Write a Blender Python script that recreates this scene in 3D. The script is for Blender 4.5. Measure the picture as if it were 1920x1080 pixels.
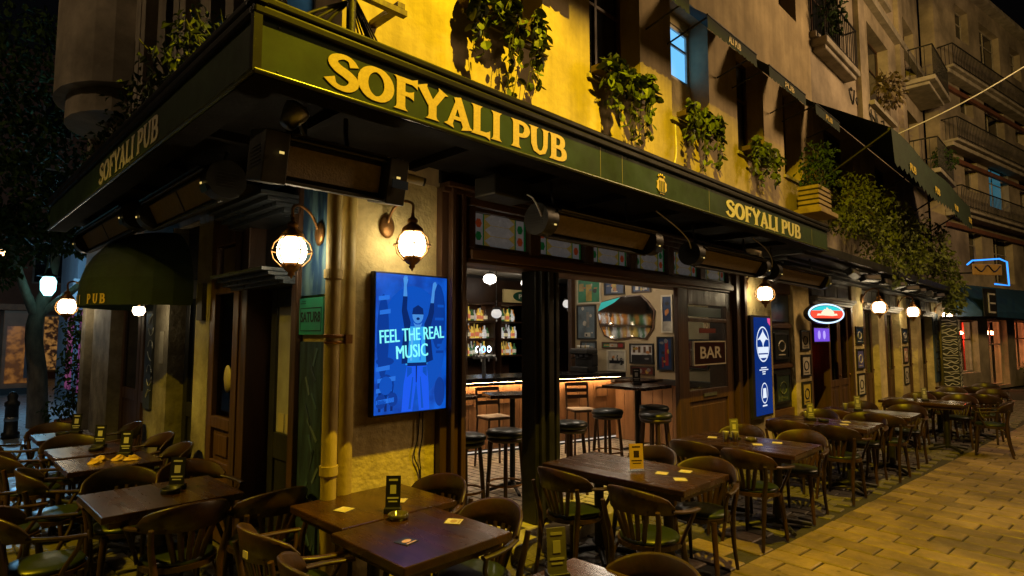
import bpy, math, random
from mathutils import Vector, Matrix, Euler
R = math.radians; PI = math.pi
random.seed(7)
sc = bpy.context.scene
for o in list(bpy.data.objects): bpy.data.objects.remove(o)
col = sc.collection
# ------------------------------------------------------------------ camera
cam_d = bpy.data.cameras.new('camera'); cam = bpy.data.objects.new('camera', cam_d); col.objects.link(cam)
cam.location = (-2.0, -3.66, 1.8)
cam_d.sensor_width = 36; cam_d.lens = 20.79; cam_d.clip_start = .05; cam_d.clip_end = 500
_f = Vector((0.70873, 0.70083, 0.0809)).normalized()
cam.rotation_euler = _f.to_track_quat('-Z', 'Y').to_euler()
sc.camera = cam
# ------------------------------------------------------------------ sky (night)
W = bpy.data.worlds.new('World'); sc.world = W; W.use_nodes = True
nt = W.node_tree; bg = nt.nodes['Background']
sky = nt.nodes.new('ShaderNodeTexSky'); sky.sky_type = 'NISHITA'; sky.sun_disc = False
sky.sun_elevation = R(-4.5); sky.sun_rotation = R(250)
nt.links.new(sky.outputs[0], bg.inputs[0]); bg.inputs[1].default_value = 0.15
# ------------------------------------------------------------------ exposure / render
sc.view_settings.view_transform = 'Standard'; sc.view_settings.look = 'None'
sc.view_settings.exposure = 0.0; sc.view_settings.gamma = 1
sc.render.engine = 'CYCLES'
cy = sc.cycles; cy.use_denoising = True
try: cy.denoiser = 'OPENIMAGEDENOISE'; cy.denoising_input_passes = 'RGB_ALBEDO_NORMAL'
except Exception: pass
cy.max_bounces = 6; cy.diffuse_bounces = 3; cy.glossy_bounces = 3; cy.transmission_bounces = 4; cy.transparent_max_bounces = 10
cy.sample_clamp_indirect = 4; cy.sample_clamp_direct = 0; cy.caustics_reflective = False; cy.caustics_refractive = False
cy.use_light_tree = True

# ------------------------------------------------------------------ street lamps (sodium lanterns hung over the street, and one added fill lamp)
SODIUM = (1.0, 0.67, 0.015)
def lantern(loc, power, label, color=SODIUM, rad=.10):
    e = bpy.data.objects.new('street_lantern', None); col.objects.link(e); e.location = loc
    e['label'] = label; e['category'] = 'street lamp'; e['group'] = 'lanterns hung over the street'
    l = bpy.data.lights.new('lantern_light', 'POINT'); l.energy = power; l.color = color; l.shadow_soft_size = rad
    lo = bpy.data.objects.new('lantern_light', l); col.objects.link(lo); lo.parent = e
    return e
LANTERNS = [lantern((1.3, -3.0, 7.25), 2700, 'sodium lantern hung above the corner tables', rad=.012),
            lantern((12.5, -7.0, 8.5), 2250, 'lantern hung over the far end of the street', (1, .63, .30), 1.2),
            lantern((-3.4, 1.8, 5.0), 1000, 'sodium lantern hung over the side street'),
            lantern((-7.5, 4.5, 9.5), 450, 'added unseen fill lamp for the side street upper front', (1, .68, .36))]  # last one is a fill added to light the upper side front

# ------------------------------------------------------------------ materials
MATS = {}
def mat(name, c, c2=None, sc_=6, ro=.6, ro2=None, me=0., bump=0., bsc=40, st=(1, 1, 1), em=0., ec=None, vary=0., lo=.35, hi=.68, spec=.5, coat=0., alpha=1.):
    if name in MATS: return MATS[name]
    m = bpy.data.materials.new(name); m.use_nodes = True; MATS[name] = m
    n = m.node_tree.nodes; L = m.node_tree.links; b = n['Principled BSDF']
    b.inputs['Base Color'].default_value = (*c, 1); b.inputs['Roughness'].default_value = ro; b.inputs['Metallic'].default_value = me
    b.inputs['Specular IOR Level'].default_value = spec; b.inputs['Coat Weight'].default_value = coat; b.inputs['Coat Roughness'].default_value = .12
    if em:
        b.inputs['Emission Color'].default_value = (*(ec or c), 1); b.inputs['Emission Strength'].default_value = em
    if c2 is not None or bump or ro2 is not None:
        tc = n.new('ShaderNodeTexCoord'); mp = n.new('ShaderNodeMapping'); mp.inputs['Scale'].default_value = st
        L.new(tc.outputs['Object'], mp.inputs[0])
        if vary:
            oi = n.new('ShaderNodeObjectInfo'); va = n.new('ShaderNodeVectorMath'); va.operation = 'MULTIPLY_ADD'
            L.new(oi.outputs['Random'], va.inputs[0]); va.inputs[1].default_value = (37, 23, 11); L.new(tc.outputs['Object'], va.inputs[2]); L.new(va.outputs[0], mp.inputs[0])
        no = n.new('ShaderNodeTexNoise'); no.inputs['Scale'].default_value = sc_; no.inputs['Detail'].default_value = 7; no.inputs['Roughness'].default_value = .62
        L.new(mp.outputs[0], no.inputs[0])
        mr = n.new('ShaderNodeMapRange'); mr.inputs[1].default_value = lo; mr.inputs[2].default_value = hi; L.new(no.outputs[0], mr.inputs[0])
        if c2 is not None:
            mx = n.new('ShaderNodeMix'); mx.data_type = 'RGBA'; L.new(mr.outputs[0], mx.inputs[0])
            mx.inputs[6].default_value = (*c, 1); mx.inputs[7].default_value = (*c2, 1); out = mx.outputs[2]
            if vary:
                hv = n.new('ShaderNodeHueSaturation'); L.new(out, hv.inputs['Color'])
                m2 = n.new('ShaderNodeMapRange'); L.new(oi.outputs['Random'], m2.inputs[0]); m2.inputs[3].default_value = 1 - vary; m2.inputs[4].default_value = 1 + vary
                L.new(m2.outputs[0], hv.inputs['Value']); out = hv.outputs[0]
            L.new(out, b.inputs['Base Color'])
        if ro2 is not None:
            m3 = n.new('ShaderNodeMapRange'); L.new(mr.outputs[0], m3.inputs[0]); m3.inputs[3].default_value = ro; m3.inputs[4].default_value = ro2; L.new(m3.outputs[0], b.inputs['Roughness'])
        if bump:
            n2 = n.new('ShaderNodeTexNoise'); n2.inputs['Scale'].default_value = bsc; n2.inputs['Detail'].default_value = 5; L.new(mp.outputs[0], n2.inputs[0])
            bp = n.new('ShaderNodeBump'); bp.inputs['Strength'].default_value = bump; bp.inputs['Distance'].default_value = .02; L.new(n2.outputs[0], bp.inputs['Height']); L.new(bp.outputs[0], b.inputs['Normal'])
    return m
def glassmat(name, tint=(.8, .85, .85), gl=.12, ro=.03):
    m = bpy.data.materials.new(name); m.use_nodes = True; MATS[name] = m
    n = m.node_tree.nodes; L = m.node_tree.links; n.clear()
    o = n.new('ShaderNodeOutputMaterial'); t = n.new('ShaderNodeBsdfTransparent'); t.inputs[0].default_value = (*tint, 1)
    g = n.new('ShaderNodeBsdfGlossy'); g.inputs['Roughness'].default_value = ro; x = n.new('ShaderNodeMixShader')
    x.inputs[0].default_value = gl+.02
    L.new(t.outputs[0], x.inputs[1]); L.new(g.outputs[0], x.inputs[2]); L.new(x.outputs[0], o.inputs[0]); return m
M_upper = mat('yellow_plaster', (.46, .36, .20), (.34, .26, .14), 1.6, .85, bump=.35, bsc=14)
M_cream = mat('cream_plaster', (.68, .55, .25), (.42, .33, .14), 2.2, .8, bump=.7, bsc=16)
M_stone = mat('pilaster_stone', (.42, .38, .28), (.20, .17, .12), 3.0, .8, bump=.5, bsc=20)
M_dim = mat('grey_render', (.34, .29, .22), (.18, .15, .11), 1.3, .9, bump=.4, bsc=12)
M_dim2 = mat('tan_render', (.40, .33, .24), (.20, .165, .12), .9, .9, bump=.4, bsc=10)
M_conc = mat('weathered_concrete', (.36, .32, .26), (.16, .14, .11), 2.5, .9, bump=.3)
M_wood = mat('dark_wood', (.075, .036, .016), (.028, .013, .007), 5, .38, .55, st=(1.5, 1.5, .25), bump=.25, bsc=18, vary=.2)
M_woodh = mat('brown_wood', (.13, .062, .022), (.05, .023, .009), 4, .35, .55, st=(.3, 1.5, 1.5), bump=.2, bsc=16, vary=.15)
M_doorw = mat('door_wood', (.10, .047, .02), (.035, .017, .008), 5, .4, .6, st=(1.5, 1.5, .2), bump=.25, bsc=18)
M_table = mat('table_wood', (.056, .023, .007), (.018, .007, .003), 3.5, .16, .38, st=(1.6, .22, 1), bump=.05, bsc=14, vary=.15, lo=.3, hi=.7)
M_chair = mat('chair_wood', (.046, .019, .006), (.02, .008, .003), 7, .32, .55, st=(1, 1, .4), bump=.12, vary=.35)  # wood darkened so its tone stands in for canopy shade
M_green = mat('green_vinyl', (.018, .028, .010), (.010, .016, .007), 4, .32, .45, bump=.08, bsc=9)  # cushion tone also lowered in place of canopy shade
M_blackv = mat('black_vinyl', (.02, .024, .022), (.012, .013, .013), 5, .3, .42, bump=.06)
M_iron = mat('black_iron', (.012, .012, .012), (.02, .018, .016), 9, .45, .6, me=.3, bump=.15)
M_black = mat('black_paint', (.010, .010, .010), (.018, .017, .015), 5, .38, .55, bump=.08)
M_trim = mat('black_trim', (.004, .004, .003), (.008, .007, .006), 5, .45, .6, spec=.12)
M_soffit = mat('soffit_paint', (.008, .007, .006), (.005, .004, .004), 4, .8, .9, bump=.1, spec=.12)
M_signg = mat('sign_green', (.015, .040, .008), (.010, .027, .006), 3, .6, .75, bump=.03, bsc=6, spec=.25)
M_gold = mat('gold_paint', (.62, .46, .09), (.48, .35, .06), 12, .5, bump=.05)
M_goldpale = mat('pale_gold_paint', (.62, .56, .42), (.48, .43, .32), 12, .5)
M_brass = mat('aged_bronze', (.30, .15, .045), (.14, .07, .025), 12, .35, .55, me=.75, bump=.1)
M_steel = mat('brushed_steel', (.35, .36, .38), (.22, .23, .25), 14, .3, .45, me=.85)
M_white = mat('white_plastic', (.6, .58, .52), (.45, .43, .38), 9, .45)
M_globe = mat('lit_globe', (.9, .85, .7), em=24, ec=(1, .80, .48), ro=.3)
M_globed = mat('soft_globe', (.85, .85, .82), em=5, ec=(1, .90, .76), ro=.25)
M_pipe = mat('pipe_paint', (.50, .38, .12), (.30, .22, .07), 5, .5, bump=.2, st=(1, 1, .5))
M_leaf = mat('leaf', (.075, .105, .018), (.035, .055, .010), 9, .5, .65, vary=.5, spec=.35)
M_leafd = mat('dark_leaf', (.035, .066, .012), (.016, .034, .007), 6, .8, spec=.15)
M_leafy = mat('olive_leaf', (.12, .14, .022), (.045, .065, .012), 5, .65, spec=.25)
M_bark = mat('bark', (.16, .13, .09), (.06, .048, .034), 7, .85, bump=.8, bsc=20, st=(1, 1, .4))
M_stem = mat('stem', (.05, .055, .02), (.03, .03, .012), 9, .7)
M_terra = mat('terracotta', (.24, .10, .045), (.14, .055, .025), 8, .8, bump=.2)
M_canvas = mat('green_canvas', (.011, .027, .012), (.006, .015, .007), 5, .85, bump=.2, bsc=30)
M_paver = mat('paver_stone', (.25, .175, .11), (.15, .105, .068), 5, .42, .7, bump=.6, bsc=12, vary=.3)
def stain(m, scale=.9, lo=.55, spots=True, stretch=None):
    n = m.node_tree.nodes; L = m.node_tree.links; b = n['Principled BSDF']; src = b.inputs['Base Color'].links[0].from_socket
    g = n.new('ShaderNodeNewGeometry'); no = n.new('ShaderNodeTexNoise'); no.inputs['Scale'].default_value = scale; no.inputs['Detail'].default_value = 6; no.inputs['Roughness'].default_value = .65; L.new(g.outputs['Position'], no.inputs[0])
    if stretch:
        mpg = n.new('ShaderNodeMapping'); mpg.inputs['Scale'].default_value = stretch; L.new(g.outputs['Position'], mpg.inputs[0]); L.new(mpg.outputs[0], no.inputs[0])
    mr = n.new('ShaderNodeMapRange'); mr.inputs[1].default_value = .38; mr.inputs[2].default_value = .62; mr.inputs[3].default_value = lo; mr.inputs[4].default_value = 1.12; L.new(no.outputs[0], mr.inputs[0]); fac = mr.outputs[0]
    if spots:
        vo = n.new('ShaderNodeTexVoronoi'); vo.inputs['Scale'].default_value = 3.2; L.new(g.outputs['Position'], vo.inputs[0]); m2 = n.new('ShaderNodeMapRange'); m2.inputs[1].default_value = .05; m2.inputs[2].default_value = .075; m2.inputs[3].default_value = .45; L.new(vo.outputs['Distance'], m2.inputs[0])
        mm = n.new('ShaderNodeMath'); mm.operation = 'MULTIPLY'; L.new(fac, mm.inputs[0]); L.new(m2.outputs[0], mm.inputs[1]); fac = mm.outputs[0]
    mx = n.new('ShaderNodeMix'); mx.data_type = 'RGBA'; mx.blend_type = 'MULTIPLY'; mx.inputs[0].default_value = 1; L.new(src, mx.inputs[6]); L.new(fac, mx.inputs[7]); L.new(mx.outputs[2], b.inputs['Base Color'])
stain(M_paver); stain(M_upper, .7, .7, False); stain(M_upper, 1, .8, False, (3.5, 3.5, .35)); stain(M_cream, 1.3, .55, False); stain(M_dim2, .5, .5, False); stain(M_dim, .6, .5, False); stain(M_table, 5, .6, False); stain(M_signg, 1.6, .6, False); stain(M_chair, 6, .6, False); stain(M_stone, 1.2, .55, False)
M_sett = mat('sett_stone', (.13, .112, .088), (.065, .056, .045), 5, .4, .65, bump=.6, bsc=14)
M_joint = mat('joint_sand', (.03, .025, .018), (.015, .013, .010), 12, .9, bump=.4)
M_ground = mat('asphalt', (.06, .058, .055), (.035, .034, .032), 4, .5, .75, bump=.4)
M_floor = mat('bar_tile', (.50, .46, .39), (.32, .29, .24), 7, .4, .6, bump=.3)
M_intw = mat('cream_interior', (.46, .36, .21), (.34, .26, .15), 2.5, .75, bump=.15)
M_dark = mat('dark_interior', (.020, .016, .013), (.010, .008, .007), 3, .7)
M_ceil = mat('bar_ceiling', (.55, .5, .42), (.45, .41, .34), 2, .8)
M_panel = mat('counter_wood', (.32, .17, .075), (.19, .095, .04), 4, .4, .55, st=(1.5, 1.5, .2), bump=.15, bsc=18, vary=.12)
M_cable = mat('cable_rubber', (.012, .012, .012), ro=.5)
M_paper = mat('aged_paper', (.55, .50, .38), (.42, .37, .26), 8, .6)
M_slate = mat('slate_board', (.02, .024, .022), (.05, .055, .05), 9, .5)
M_glass = glassmat('pane_glass')
M_gdark = glassmat('smoked_glass', (.55, .57, .58), .06)
M_tglass = glassmat('clear_acrylic', (.9, .9, .85), .05)
M_strip = mat('led_strip', (1, .7, .4), em=95, ec=(1, .60, .28))
def glowmat(name, c, c2, s, scale=2.5):
    m = emat(name, c, s); n = m.node_tree.nodes; L = m.node_tree.links; tc = n.new('ShaderNodeTexCoord'); no = n.new('ShaderNodeTexNoise'); no.inputs['Scale'].default_value = scale; no.inputs['Detail'].default_value = 3
    L.new(tc.outputs['Object'], no.inputs[0]); cr = n.new('ShaderNodeValToRGB'); cr.color_ramp.elements[0].position = .42; cr.color_ramp.elements[0].color = (*c2, 1); cr.color_ramp.elements[1].position = .62; cr.color_ramp.elements[1].color = (*c, 1)
    L.new(no.outputs[0], cr.inputs[0]); L.new(cr.outputs[0], n['Principled BSDF'].inputs['Emission Color']); return m
def clearglass(name, k=.05):
    m = bpy.data.materials.new(name); m.use_nodes = True; n = m.node_tree.nodes; L = m.node_tree.links; n.clear(); o = n.new('ShaderNodeOutputMaterial'); t = n.new('ShaderNodeBsdfTransparent'); g = n.new('ShaderNodeBsdfGlossy'); g.inputs['Roughness'].default_value = .04; x = n.new('ShaderNodeMixShader'); x.inputs[0].default_value = k
    L.new(t.outputs[0], x.inputs[1]); L.new(g.outputs[0], x.inputs[2]); L.new(x.outputs[0], o.inputs[0]); return m
M_shopg = clearglass('shop_glass')
def emat(name, c, s=1.0): return mat(name, tuple(x * .2 for x in c), em=s, ec=c, ro=.25)

# ------------------------------------------------------------------ mesh builder
def catmull(pts, k=4, closed=False):
    pts = [Vector(p) for p in pts]; out = []; n = len(pts)
    for i in range(n if closed else n - 1):
        if closed: p0, p1, p2, p3 = pts[i - 1], pts[i], pts[(i + 1) % n], pts[(i + 2) % n]
        else: p0, p1, p2, p3 = pts[max(i - 1, 0)], pts[i], pts[i + 1], pts[min(i + 2, n - 1)]
        for j in range(k):
            t = j / k
            out.append(.5 * ((2 * p1) + (p2 - p0) * t + (2 * p0 - 5 * p1 + 4 * p2 - p3) * t * t + (3 * p1 - p0 - 3 * p2 + p3) * t ** 3))
    if not closed: out.append(pts[-1])
    return out
class MB:
    def __init__(s): s.v = []; s.f = []; s.m = []; s.cur = 0; s.sm = []
    def add(s, vs, fs, smooth=False):
        b = len(s.v); s.v += [tuple(p) for p in vs]
        for f in fs: s.f.append([b + i for i in f]); s.m.append(s.cur); s.sm.append(smooth)
        return s
    def box(s, x0, x1, y0, y1, z0, z1, M=None):
        vs = [Vector((x, y, z)) for z in (z0, z1) for y in (y0, y1) for x in (x0, x1)]
        if M is not None: vs = [M @ v for v in vs]
        return s.add(vs, [(0, 2, 3, 1), (4, 5, 7, 6), (0, 1, 5, 4), (2, 6, 7, 3), (0, 4, 6, 2), (1, 3, 7, 5)])
    def tube(s, pts, r, n=8, closed=False, cap=True, flat=None):
        pts = [Vector(p) for p in pts]; N = len(pts); rs = r if isinstance(r, (list, tuple)) else [r] * N
        vs = []; up = None
        for i, p in enumerate(pts):
            a = pts[(i - 1) % N] if (closed or i > 0) else p; b = pts[(i + 1) % N] if (closed or i < N - 1) else p
            t = (b - a).normalized() if (b - a).length > 1e-9 else Vector((0, 0, 1))
            if up is None: up = t.orthogonal().normalized() if flat is None else (Vector(flat) - t * Vector(flat).dot(t)).normalized()
            up = (up - t * up.dot(t)); up = up.normalized() if up.length > 1e-6 else t.orthogonal().normalized()
            sd = t.cross(up); fl = 1.0 if flat is None else .5
            for k in range(n):
                a_ = 2 * PI * k / n; vs.append(p + (up * math.cos(a_) * fl + sd * math.sin(a_)) * rs[i])
        fs = []
        for i in range(N if closed else N - 1):
            j = (i + 1) % N
            for k in range(n): fs.append((i * n + k, i * n + (k + 1) % n, j * n + (k + 1) % n, j * n + k))
        s.add(vs, fs, True)
        if cap and not closed: s.add(vs[:n], [tuple(range(n))[::-1]]); s.add(vs[-n:], [tuple(range(n))])
        return s
    def lathe(s, prof, n=16, c=(0, 0, 0), sx=1, sy=1, M=None):
        vs = []
        for (r, z) in prof:
            for k in range(n):
                a = 2 * PI * k / n; p = Vector((c[0] + r * sx * math.cos(a), c[1] + r * sy * math.sin(a), c[2] + z)); vs.append(M @ p if M is not None else p)
        fs = [(i * n + k, i * n + (k + 1) % n, (i + 1) * n + (k + 1) % n, (i + 1) * n + k) for i in range(len(prof) - 1) for k in range(n)]
        s.add(vs, fs, True)
        if prof[0][0] > 1e-4: s.add(vs[:n], [tuple(range(n))[::-1]])
        if prof[-1][0] > 1e-4: s.add(vs[-n:], [tuple(range(n))])
        return s
    def prism(s, poly, fn0, fn1):      # polygon of 2-d points, mapped by two functions to both faces
        n = len(poly); s.add([fn0(*p) for p in poly] + [fn1(*p) for p in poly], [tuple(range(n)), tuple(range(2 * n - 1, n - 1, -1))] + [(i, n + i, n + (i + 1) % n, (i + 1) % n) for i in range(n)]); return s
    def ribbon(s, pts, ws, d, closed=False):   # 2-d stroke in XZ, extruded to depth d along -Y
        P = [Vector((p[0], p[1])) for p in pts]; N = len(P); A = []; B = []
        for i in range(N):
            a = P[(i - 1) % N] if closed or i else P[0]; b = P[(i + 1) % N] if closed or i < N - 1 else P[-1]
            t = (b - a).normalized(); nn = Vector((-t.y, t.x)); A.append(P[i] + nn * ws[i] / 2); B.append(P[i] - nn * ws[i] / 2)
        vs = [(p.x, 0, p.y) for p in A] + [(p.x, 0, p.y) for p in B] + [(p.x, -d, p.y) for p in A] + [(p.x, -d, p.y) for p in B]; fs = []
        for i in range(N if closed else N - 1):
            j = (i + 1) % N
            fs += [(2 * N + i, 2 * N + j, 3 * N + j, 3 * N + i), (i, j, 2 * N + j, 2 * N + i), (N + i, 3 * N + i, 3 * N + j, N + j)]
        if not closed: fs += [(0, 2 * N, 3 * N, N), (N - 1, 2 * N - 1, 4 * N - 1, 3 * N - 1)]
        return s.add(vs, fs)
    def mesh(s, name, mats):
        me = bpy.data.meshes.new(name); me.from_pydata([tuple(v) for v in s.v], [], s.f)
        for m in (mats if isinstance(mats, (list, tuple)) else [mats]): me.materials.append(m)
        me.polygons.foreach_set('material_index', s.m); me.polygons.foreach_set('use_smooth', s.sm); me.update()
        import bmesh
        b = bmesh.new(); b.from_mesh(me); bmesh.ops.recalc_face_normals(b, faces=b.faces); b.to_mesh(me); b.free(); return me
    def build(s, name, mats, parent=None, world=True, bev=0, loc=None):
        """world=True: the coordinates are world ones; the parent's place is subtracted"""
        if parent is not None and world:
            q = WL[parent.name]; s.v = [tuple(q @ Vector(v)) for v in s.v]
        o = bpy.data.objects.new(name, s.mesh(name, mats)); col.objects.link(o)
        if parent is not None: o.parent = parent; WL[o.name] = WL[parent.name] if not world or True else None
        else: WL[o.name] = Matrix()
        if loc is not None: o.location = loc
        if bev:
            md = o.modifiers.new('bevel', 'BEVEL'); md.width = bev; md.segments = 2; md.limit_method = 'ANGLE'
        return o
WL = {}
def tag(o, label=None, cat=None, group=None, kind=None):
    for k, v in (('label', label), ('category', cat), ('group', group), ('kind', kind)):
        if v: o[k] = v
    return o
def thing(name, label=None, cat=None, loc=(0, 0, 0), rz=0, group=None, kind=None):
    o = bpy.data.objects.new(name, None); col.objects.link(o); o.location = loc; o.rotation_euler = (0, 0, rz); o.empty_display_size = .1
    WL[o.name] = (Matrix.Translation(Vector(loc)) @ Matrix.Rotation(rz, 4, 'Z')).inverted()
    return tag(o, label, cat, group, kind)
def bx(name, m, parent, x0, x1, y0, y1, z0, z1, bev=0, world=True): return MB().box(x0, x1, y0, y1, z0, z1).build(name, m, parent, world, bev)
def copy_tree(o, parent=None):
    c = o.copy(); col.objects.link(c); c.parent = parent
    for ch in o.children: copy_tree(ch, c)
    return c
def inst(name, me, parent, loc=(0, 0, 0), rot=(0, 0, 0), scale=(1, 1, 1)):
    o = bpy.data.objects.new(name, me); col.objects.link(o); o.parent = parent; o.location = loc; o.rotation_euler = rot; o.scale = scale; return o
def text(name, body, size, m, parent, loc, rot, ext=.002, off=0., width=None, spacing=1., align='LEFT'):
    cu = bpy.data.curves.new(name, 'FONT'); cu.body = body; cu.size = size; cu.extrude = ext; cu.offset = off; cu.space_character = spacing; cu.align_x = align
    cu.resolution_u = 3
    t = bpy.data.objects.new('tmp', cu); col.objects.link(t)
    dg = bpy.context.evaluated_depsgraph_get(); me = bpy.data.meshes.new_from_object(t.evaluated_get(dg)); bpy.data.objects.remove(t)
    if width:
        xs = [v.co.x for v in me.vertices]; w = max(xs) - min(xs); k = width / max(w, 1e-6)
        for v in me.vertices: v.co.x *= k
    me.materials.clear(); me.materials.append(m)
    o = bpy.data.objects.new(name, me); col.objects.link(o)
    if parent is not None:
        o.parent = parent; WL[o.name] = WL[parent.name]
        Mw = WL[parent.name] @ (Matrix.Translation(Vector(loc)) @ Euler(rot).to_matrix().to_4x4()); o.matrix_local = Mw
    else: o.location = loc; o.rotation_euler = rot
    return o
RF = (PI / 2, 0, 0)              # faces -Y (main street)
LF = (PI / 2, 0, -PI / 2)        # faces -X (side street)
def rects(u0, u1, v0, v1, holes):
    us = sorted({u0, u1, *[h[0] for h in holes], *[h[1] for h in holes]}); us = [u for u in us if u0 <= u <= u1]; out = []
    for a, b in zip(us, us[1:]):
        hs = sorted([(h[2], h[3]) for h in holes if h[0] < b - 1e-6 and h[1] > a + 1e-6]); z = v0
        for h0, h1 in hs:
            if h0 > z + 1e-6: out.append((a, b, z, h0))
            z = max(z, h1)
        if z < v1 - 1e-6: out.append((a, b, z, v1))
    return out

# ================================================================== GROUND
g = MB().box(-60, 90, -60, 90, -.5, -.06).build('ground', M_ground); tag(g, 'dark ground under the whole street', kind='structure')
st_ = thing('street', 'street paved in long buff stone blocks', loc=(3.5, -1.62, 0), rz=R(-4.6), kind='structure')
bx('bedding', M_joint, st_, -12, 34, -12, .9, -.055, -.020, world=False)
def paver_mesh(w, l):
    b = MB(); c = .008; z = 0
    vs = [(-w/2, -l/2, -.05), (w/2, -l/2, -.05), (w/2, l/2, -.05), (-w/2, l/2, -.05), (-w/2, -l/2, -c), (w/2, -l/2, -c), (w/2, l/2, -c), (-w/2, l/2, -c),
          (-w/2+c, -l/2+c, z), (w/2-c, -l/2+c, z), (w/2-c, l/2-c, z), (-w/2+c, l/2-c, z)]
    fs = [(8, 9, 10, 11)]
    for i in range(4):
        j = (i+1) % 4; fs += [(i, j, 4+j, 4+i), (4+i, 4+j, 8+j, 8+i)]
    return b.add(vs, fs)
PW, PL = .24, .395
pv_meshes = [paver_mesh(PW-.013-.002*i, PL-.013-.002*i).mesh('paver', M_paver) for i in range(3)]
camv = Vector((-2.0, -3.66, 0)); cand = []
stM = Matrix.Translation((3.5, -1.62, 0)) @ Matrix.Rotation(R(-4.6), 4, 'Z')
cam_ax = math.atan2(.70083, .70873)
def terr_edge(x): return -.98 if x < 3.42 else -1.62-.0805*(x-3.5)
for i in range(-26, 110):
    for j in range(-3, 24):
        x = (i+.5)*PW; y = -(j+.5)*PL + (PL/2 if i % 2 else 0); half = 0
        if j >= 0 and abs(y) < .01: y = -PL/4; half = 1
        w = stM @ Vector((x, y, 0)); d = w - camv; a = math.atan2(d.y, d.x) - cam_ax
        if w.y > terr_edge(w.x)-(.0 if w.x >= 3.42 else PL*.4) or (j < 0 and w.x > 3.42): continue
        dep = d.length*math.cos(a); py = 630+1.8*1109/max(dep, .1)
        vis = abs(a) < R(42) and 3.5 < d.length < 30 and py < 1130
        cand.append((d.length if vis else 1e3+d.length, x, y, half))
cand.sort(); rnd = random.Random(3); fld = MB()
for k, (d, x, y, half) in enumerate(cand):
    dz = rnd.uniform(-.004, .003); rx, ry = rnd.uniform(-.008, .008), rnd.uniform(-.008, .008)
    if k < 300 and d < 1e3: inst('paver', pv_meshes[k % 3], st_, (x+rnd.uniform(-.002, .002), y+rnd.uniform(-.002, .002), dz), (rx, ry, rnd.uniform(-.006, .006)), (1, .48 if half else 1, 1))
    elif d < 1e3+14 or d < 1e3:
        b = paver_mesh(PW-.014, (PL*.5 if half else PL)-.014); fld.add([(vx+x, vy+y, vz+dz+vx*ry) for vx, vy, vz in b.v], b.f)
tag(fld.build('paver_field', M_paver, st_, False), kind='stuff')
# darker terrace of small setts, dark tone also standing in for canopy shade
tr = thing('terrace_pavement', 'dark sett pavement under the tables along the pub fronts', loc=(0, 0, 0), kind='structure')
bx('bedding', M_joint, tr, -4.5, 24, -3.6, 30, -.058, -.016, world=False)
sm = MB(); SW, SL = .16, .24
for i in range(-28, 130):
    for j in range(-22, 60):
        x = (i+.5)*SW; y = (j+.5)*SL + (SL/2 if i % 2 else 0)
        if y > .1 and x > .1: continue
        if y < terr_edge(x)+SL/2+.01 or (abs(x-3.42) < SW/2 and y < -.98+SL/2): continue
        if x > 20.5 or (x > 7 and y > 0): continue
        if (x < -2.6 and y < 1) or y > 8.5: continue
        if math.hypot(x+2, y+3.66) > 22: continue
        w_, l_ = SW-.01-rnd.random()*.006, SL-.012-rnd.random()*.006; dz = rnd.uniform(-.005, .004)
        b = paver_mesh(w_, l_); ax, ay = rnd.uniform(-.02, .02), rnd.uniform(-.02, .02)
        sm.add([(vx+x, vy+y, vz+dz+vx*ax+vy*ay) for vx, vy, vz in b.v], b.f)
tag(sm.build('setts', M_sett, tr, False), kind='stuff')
# smooth plaza beyond the side street
bx('flag_paving', mat('wet_flags', (.30, .31, .32), (.16, .165, .17), 3, .2, .5, bump=.2), tr, -16, 30, 8.6, 60, -.05, .002, world=False)

# ================================================================== PUB BUILDING (two fronts meeting at x=0,y=0)
pub = thing('pub_building', 'corner pub with yellow plaster upper storey and dark wood shopfront', 'building', (0, 0, 0))
ZS = 3.05
# --- upper walls
WIN = [(1.15, 2.12), (2.87, 3.85), (4.57, 5.6), (6.5, 7.5), (8.35, 9.2)]
hol = [(a, b, 4.55, 6.25) for a, b in WIN] + [(a, b, 7.6, 9.2) for a, b in WIN]
b = MB()
for a, c, z0, z1 in rects(0, 9.9, 2.98, 10.5, hol): b.box(a, c, 0, .4, z0, z1)
b.build('upper_wall', M_upper, pub)
LW = [(.42, .9), (2.0, 2.75), (3.65, 4.4), (5.3, 6.0), (6.9, 7.5)]
hol = [(a, c, 4.2, 6.0) for a, c in LW] + [(a, c, 7.0, 9.0) for a, c in LW]
b = MB()
for a, c, z0, z1 in rects(.4, 8.2, 2.98, 10.5, hol): b.box(0, .4, a, c, z0, z1)
b.build('side_upper_wall', M_dim, pub)
for y in (1.25, 1.7, 3.1, 3.35, 4.75, 5.0, 6.3, 6.6, 7.85): bx('pilaster', M_dim, pub, -.14, -.003, y, y+.2, 3.45, 9.5)
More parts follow.
